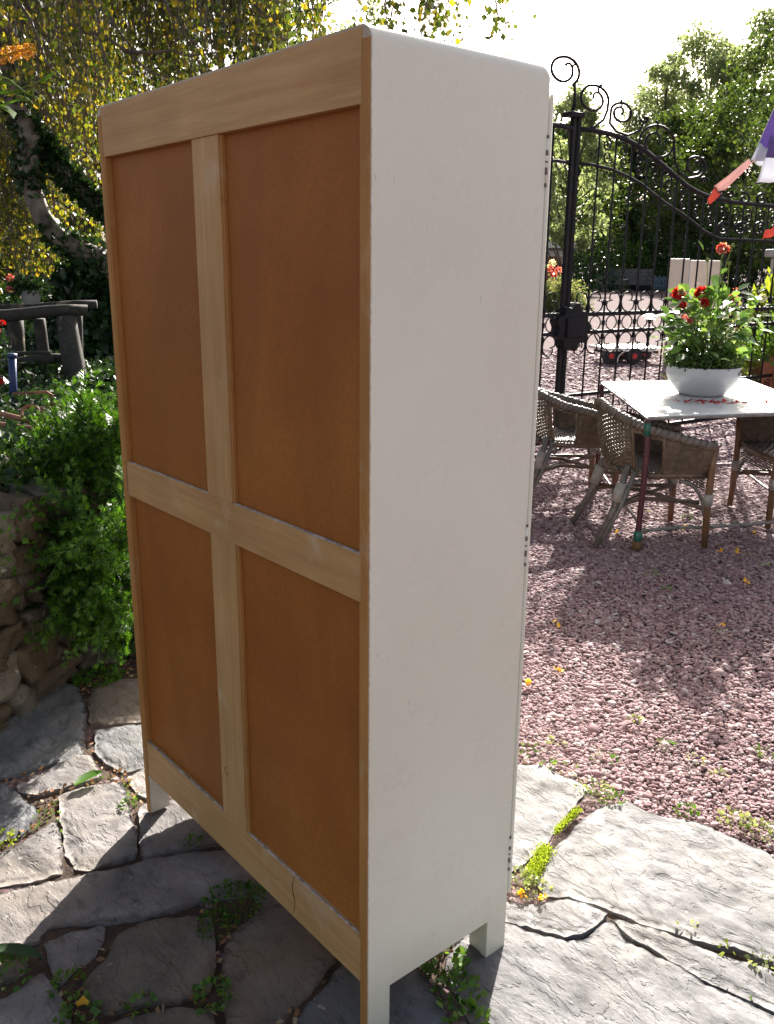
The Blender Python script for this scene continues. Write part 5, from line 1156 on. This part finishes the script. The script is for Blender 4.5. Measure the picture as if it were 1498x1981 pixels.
    for c_ in cc: a_ = tp_[-1]; cb.tube([a_+(c_-a_)*f+np.array([0, 0, .3*math.sin(math.pi*f)]) for f in np.linspace(0, 1, 6)], list(np.linspace(.045, .015, 6)), 6)
    obj('added_crown_branches', cb, MT['bark'], t)
    # ivy climbing the trunk
    g = []
    P = np.array(tp_); s = r.uniform(0, len(P)-1.001, 2600); i0 = s.astype(int); q = P[i0]+(P[i0+1]-P[i0])*(s-i0)[:, None]; keep = (np.sin(s*2.1) > -.2) | (s > 8.2) | (s < 3.4); q = q[keep]; n = len(q); dirs = unit(r.normal(size=(n, 3))); q = q+dirs*r.uniform(.05, .115, (n, 1))
    g.append(leaf_geo(q, dirs*.5+r.normal(size=(n, 3))*.5+np.array([0, 0, -.5]), r.uniform(.04, .07, n), r.uniform(.035, .06, n)))
    P2 = np.array([D(x, y, 7.1) for x, y in ((230, 430), (190, 395), (150, 360), (110, 315), (85, 280), (60, 240))]); s = r.uniform(0, 4.99, 1500); i0 = s.astype(int); q = P2[i0]+(P2[i0+1]-P2[i0])*(s-i0)[:, None]; n = len(q); dirs = unit(r.normal(size=(n, 3))); q = q+dirs*r.uniform(.03, .08, (n, 1)); g.append(leaf_geo(q, dirs*.5+r.normal(size=(n, 3))*.5, r.uniform(.05, .08, n), r.uniform(.04, .07, n)))
    V, F = cat_geo(g); tag(npmesh('climbing_ivy', V, F, MT['l_dark']), 'dark ivy climbing the curved birch trunk', 'ivy', kind='stuff')
birch()
for k, (px, dist, h, cr, n, lab, mt) in enumerate([(-60, 15, 7.5, 2.4, 12000, 'dark green tree behind the birch at the left edge of the photo', 'l_tree'), (80, 16, 5.6, 2.0, 12000, 'yellow-green tree seen low through the birch twigs', 'l_birch'), (215, 19, 8.0, 2.2, 12000, 'dark tree behind the birch, left of the wardrobe', 'l_tree'), (445, 22, 11.0, 1.5, 7000, 'dark tree showing through twigs above the left half of the wardrobe', 'l_tree'), (600, 26, 9.0, 1.8, 6000, 'dark tree showing through twigs above the middle of the wardrobe', 'l_tree'), (700, 30, 9.0, 2.0, 5000, 'dull green tree behind the twigs above the wardrobe corner', 'l_treep')]):
    b = D(px, 560, dist); b[2] = 0; tree('tree', lab, 'tree', b, h, cr, MT[mt], n, .12, .014*h, 200+k, 44, .12, 'trees behind the weeping birch')
# butterfly bush sprays at the top left corner
t = thing('butterfly_bush', 'spray of pale leaves and an orange flower spike reaching in at the upper left', 'shrub', D(-60, 420, 3.6))
DB = 3.6; mb = MB(); mb.tube([D(-160, 420, DB), D(-120, 250, DB), D(-40, 140, DB), D(-5, 112, DB), D(60, 92, DB)], [.012, .01, .006, .004, .003], 6); mb.tube([D(-120, 250, DB), D(-40, 185, DB), D(20, 180, DB), D(80, 172, DB)], [.008, .006, .004, .002], 5); mb.tube([D(30, 175, DB), D(70, 160, DB), D(112, 138, DB)], [.003, .0025, .002], 5); obj('stems', mb, MT['stem'], t)
r_ = np.random.default_rng(19); n = 520; f = r_.random(n); q = np.array([D(-20+84*a, 113-17*a, DB) for a in f])+unit(r_.normal(size=(n, 3)))*(.030*(1-.2*f[:, None]))*r_.random((n, 1))**.3; V, F = leaf_geo(q, r_.normal(size=(n, 3)), .011, .009, .3); npmesh('flower_spike', V, F, MT['amber'], t)
L_ = [((-40, 175), (88, 178), .020), ((-30, 150), (60, 168), .022), ((-60, 190), (25, 210), .026), ((10, 200), (30, 222), .028), ((-30, 215), (70, 180), .012), ((-40, 135), (50, 162), .018), ((20, 178), (66, 192), .014), ((75, 160), (112, 136), .010), ((-50, 230), (10, 180), .022), ((60, 168), (90, 190), .008)]
P = np.array([D(*a, DB+r_.uniform(-.06, .06)) for a, b, w_ in L_]); Q = np.array([D(*b, DB-.05) for a, b, w_ in L_]); A = Q-P; V, F = broad(P, A, np.linalg.norm(A, axis=1), np.array([w_*1.7 for a, b, w_ in L_]), np.cross(A, np.tile([.2, .3, 1.0], (len(P), 1)))); npmesh('leaves', V, F, MT['l_weed'], t)

# ------------------------------------------------------------------ weeds, moss and litter in the joints
def free(P, margin=0):
    ok = np.ones(len(P), bool)
    for poly in ALLPOLY: ok &= ~in_poly(P[:, 0], P[:, 1], poly)
    return ok
r_ = np.random.default_rng(33)
def joint_pts(n, box=(-1.1, 2.6, -1.4, 1.9)):
    out = np.stack([r_.uniform(box[0], box[1], n), r_.uniform(box[2], box[3], n), np.zeros(n)], 1); out = out[free(out)]; return out[in_poly(out[:, 0], out[:, 1], soil_poly)]
P = joint_pts(30000); P[:, 2] = -.010+.012*r_.random(len(P)); keep = np.array([noise.noise(Vector((p[0]*2.2, p[1]*2.2, 9))) > -.05 for p in P]); P = P[keep]; n = len(P)
V, F = leaf_geo(P, r_.normal(size=(n, 3))*np.array([1, 1, .25]), r_.uniform(.010, .028, n), r_.uniform(.006, .014, n)); tag(npmesh('leaf_litter', V, F, MT['litter']), 'dry brown leaf litter lying in the joints of the paving', 'leaf litter', kind='stuff')
P = joint_pts(60000); keep = np.array([noise.noise(Vector((p[0]*3.1, p[1]*3.1, 2))) > .22 for p in P]); P = P[keep]; n = len(P); P[:, 2] = -.008+.022*r_.random(n)
V, F = leaf_geo(P, r_.normal(size=(n, 3))+np.array([0, 0, .6]), r_.uniform(.006, .013, n), r_.uniform(.006, .011, n)); tag(npmesh('joint_weeds', V, F, MT['l_weed']), 'tiny green weeds growing in the joints of the paving', 'weeds', kind='stuff')
def clump(px, py, rad, n, ls, mat, label, hgt=.04, name='weed', group='weeds rooted between paving and gravel', wr=.8, z=0):
    rad *= .8; n = int(n*.62); ls *= .66; hgt *= .6
    c = G(px, py, z); r = np.random.default_rng(int(px*7+py)); a = r.uniform(0, 6.283, n); q = rad*np.sqrt(r.random(n)); P = c+np.stack([np.cos(a)*q, np.sin(a)*q, hgt*r.random(n)*(1.2-q/rad)], 1)
    A = np.stack([np.cos(a), np.sin(a), r.uniform(.1, .9, n)], 1)+r.normal(0, .4, (n, 3)); L = ls*np.exp(r.normal(0, .25, n)); V, F = leaf_geo(P, A, L, L*wr); return tag(npmesh(name, V, F, MT[mat]), label, 'weed', group)
for a in [(1405, 1838, .022, 16, .018, 'l_lime', 'small round leaved lime green weed in the crack of the big slab at the right'),
          (1478, 1866, .04, 60, .014, 'l_pale', 'pale weed in the crack at the right edge'),
          (1330, 1795, .03, 26, .010, 'l_pale', 'faint dry weed in the crack between the two large slabs'),
          (1030, 1720, .055, 150, .016, 'l_pale', 'pale variegated clump beside the lower front corner of the wardrobe'),
          (1005, 1700, .05, 150, .016, 'l_pale', 'pale clump tight against the wardrobe door edge'),
          (1150, 1530, .07, 240, .013, 'l_pale', 'pale weeds where slab meets gravel, left of the big slab'),
          (1185, 1545, .05, 120, .013, 'l_weed', 'green weed at the top corner of the big slab'),
          (1328, 1570, .035, 60, .018, 'l_weed', 'upright green weed at the gravel edge of the big slab'),
          (1425, 1590, .06, 120, .020, 'l_pale', 'flat silvery weed at the gravel edge near the right'),
          (1475, 1610, .06, 150, .016, 'l_pale', 'silvery weed clump at the far right gravel edge'),
          (870, 1800, .035, 60, .022, 'l_weed', 'bright green weed lit between the wardrobe legs'),
          (858, 1862, .055, 150, .024, 'l_weed', 'dull green weed in the shadow behind the front leg'),
          (885, 1920, .06, 130, .026, 'l_weed', 'broad leaved weed in the shadow at the bottom of the photo'),
          (905, 1975, .05, 80, .026, 'l_weed', 'green weed cut off by the bottom edge'),
          (455, 1745, .09, 620, .012, 'l_shrub', 'spreading green weed in the shade under the bottom rail'),
          (420, 1790, .06, 300, .012, 'l_shrub', 'green weed trailing down the joint under the wardrobe'),
          (412, 1925, .05, 160, .018, 'l_weed', 'green leafy weed in the shaded joint at the bottom'),
          (130, 1905, .045, 70, .022, 'l_weed', 'green weed with broad leaves at the bottom left'),
          (150, 1960, .05, 90, .024, 'l_weed', 'larger green weed at the bottom left corner'),
          (15, 1890, .06, 90, .026, 'l_weed', 'bright green weed at the left edge near the bottom'),
          (275, 1945, .035, 40, .022, 'l_weed', 'small weed below the large brown slab'),
          (8, 1625, .05, 110, .016, 'l_lime', 'lit lime weed at the left edge of the paving'),
          (190, 1310, .11, 500, .022, 'l_shrub', 'ivy patch at the foot of the stone wall'),
          (5, 1360, .10, 300, .024, 'l_weed', 'weed at the foot of the stone wall by the left edge'),
          (255, 1255, .16, 400, .03, 'l_dark', 'dark weeds at the wall foot beside the wardrobe'),
          (250, 1560, .03, 90, .012, 'l_weed', 'weeds in the joint left of the rear foot of the wardrobe'),
          (372, 1632, .03, 60, .014, 'l_shrub', 'small weed in shade beside the long slab')]:
    clump(*a)
# moss strip between the two pale slabs
def moss(pxs, n, wid, label, mat='l_lime'):
    pts = np.array([G(*z8(x, y)) for x, y in pxs]); r = np.random.default_rng(n); s = r.uniform(0, len(pts)-1.001, n); i0 = s.astype(int); q = pts[i0]+(pts[i0+1]-pts[i0])*(s-i0)[:, None]+r.normal(0, wid, (n, 3))*np.array([1, 1, 0]); q[:, 2] = -.006+.012*r.random(n)
    V, F = leaf_geo(q, r.normal(size=(n, 3))*.5+np.array([0, 0, 1]), .008, .004); tag(npmesh('moss', V, F, MT[mat]), label, 'moss', kind='stuff')
moss([(540, 650), (565, 600), (600, 530)], 2600, .009, 'bright green moss cushion beside the wardrobe between pale slabs'); moss([(640, 470), (690, 420), (730, 380)], 900, .005, 'thin green moss line further along the same joint')
# small weeds in the gravel and fallen yellow leaves
GW = [(1246, 990, 'just behind the maroon table leg'), (1330, 1000, 'under the middle chair by its front leg'), (1260, 1112, 'in the shadow just below the maroon leg foot'), (1290, 1140, 'in the middle of the chair shadow'), (1455, 1075, 'right of the middle chair, beside a white leaf'), (1300, 905, 'below the woven seat of the middle chair'), (1230, 1395, 'left of the lower shadow tip'), (1283, 1440, 'at the very tip of the plant shadow'), (1395, 1230, 'on the right edge of the table shadow'), (1060, 1480, 'next to the white slab corner, nearest the wardrobe'), (1075, 1440, 'a hand above the white slab corner'), (1170, 1470, 'halfway between shadow tip and white slab'), (1345, 1470, 'alone in open gravel right of the shadow tip'), (1004, 1470, 'touching the wardrobe door edge'), (1478, 1095, 'farthest right, near the photo edge by the table'), (1480, 1460, 'at the right photo edge above the big slab'), (1100, 1490, 'against the upper edge of the white slab'), (1025, 1455, 'a little above the wardrobe side of the white slab'), (1390, 1500, 'above the top edge of the big slab')]
for k, (px, py, near) in enumerate(GW):
    clump(px, py, .028+.01*(k % 3), 26+6*(k % 4), .024, 'l_weed' if k % 2 else 'l_pale', ('green' if k % 2 else 'pale')+' weed sprig in the gravel '+near, .035, 'weed', 'small weeds in the gravel', .4)
YL = [(1193, 1027, 'by the splayed rear leg of the middle chair'), (1325, 1022, 'under the middle chair'), (1464, 1024, 'largest, under the stretcher at the right'), (1426, 1068, 'right of the middle chair front leg'), (1395, 1068, 'close to the middle chair front leg'), (1447, 1126, 'in sunlit gravel at the right below the table'), (1076, 1203, 'near the wardrobe, at the edge of the round shadow'), (1078, 1298, 'bright one in open gravel near the wardrobe'), (1133, 968, 'orange one between the two left chairs'), (1016, 1322, 'touching the wardrobe edge, lowest of all'), (1212, 975, 'left of the maroon leg under the table'), (1396, 1208, 'in the table shadow on the right')]
for px, py, near in YL:
    c = G(px, py, .012); r = np.random.default_rng(px); V, F = leaf_geo(c+r.normal(0, .006, (4, 3)), r.normal(size=(4, 3))*np.array([1, 1, .5]), .026, .02); tag(npmesh('fallen_leaf', V, F, MT['yellow']), 'small yellow leaf on pink gravel, '+near, 'leaf', 'yellow leaves fallen on the gravel')
for (x, y), lab in (((1012, 1729), 'orange blossom lying beside the lower front corner of the wardrobe'), ((1052, 1738), 'brownish orange blossom fallen at the tip of the pale weeds')):
    V, F = flower_heads([G(x, y, .01)], .014, 14, x); tag(npmesh('fallen_blossom', V, F, MT['yellow']), lab, 'blossom')
# long dark blade leaf and pale fallen leaf on the left paving
def blade(pts, wid, mat, label, z=.012):
    p = np.array([G(x, y, z) for x, y in pts]); n = len(p); V = []; F = []
    for i in range(n):
        d = p[min(i+1, n-1)]-p[max(i-1, 0)]; s = np.cross(unit(d), [0, 0, 1.0]); w_ = wid*math.sin(math.pi*(i+.25)/(n-.5)); V += [p[i]-s*w_+np.array([0, 0, .006]), p[i]+np.array([0, 0, 0.0]), p[i]+s*w_+np.array([0, 0, .008])]
    for i in range(n-1):
        for j in (0, 1): F.append((i*3+j, i*3+j+1, i*3+j+4, i*3+j+3))
    mb = MB(); mb.add(V, F, True); tag(obj('fallen_leaf', mb, mat), label, 'leaf')
blade([(-30, 1842), (0, 1838), (30, 1840), (60, 1848), (82, 1858)], .018, MT['l_dark'], 'long dark green leaf lying on the paving at the lower left', .02)
blade([(145, 1520), (165, 1508), (185, 1498), (198, 1496)], .022, MT['l_shrub'], 'green leaf curled on the narrow slab left of the wardrobe', .02)
blade([(150, 1948), (160, 1940), (170, 1945)], .014, MT['yellow'], 'tan leaf in the weeds at the bottom left', .03)
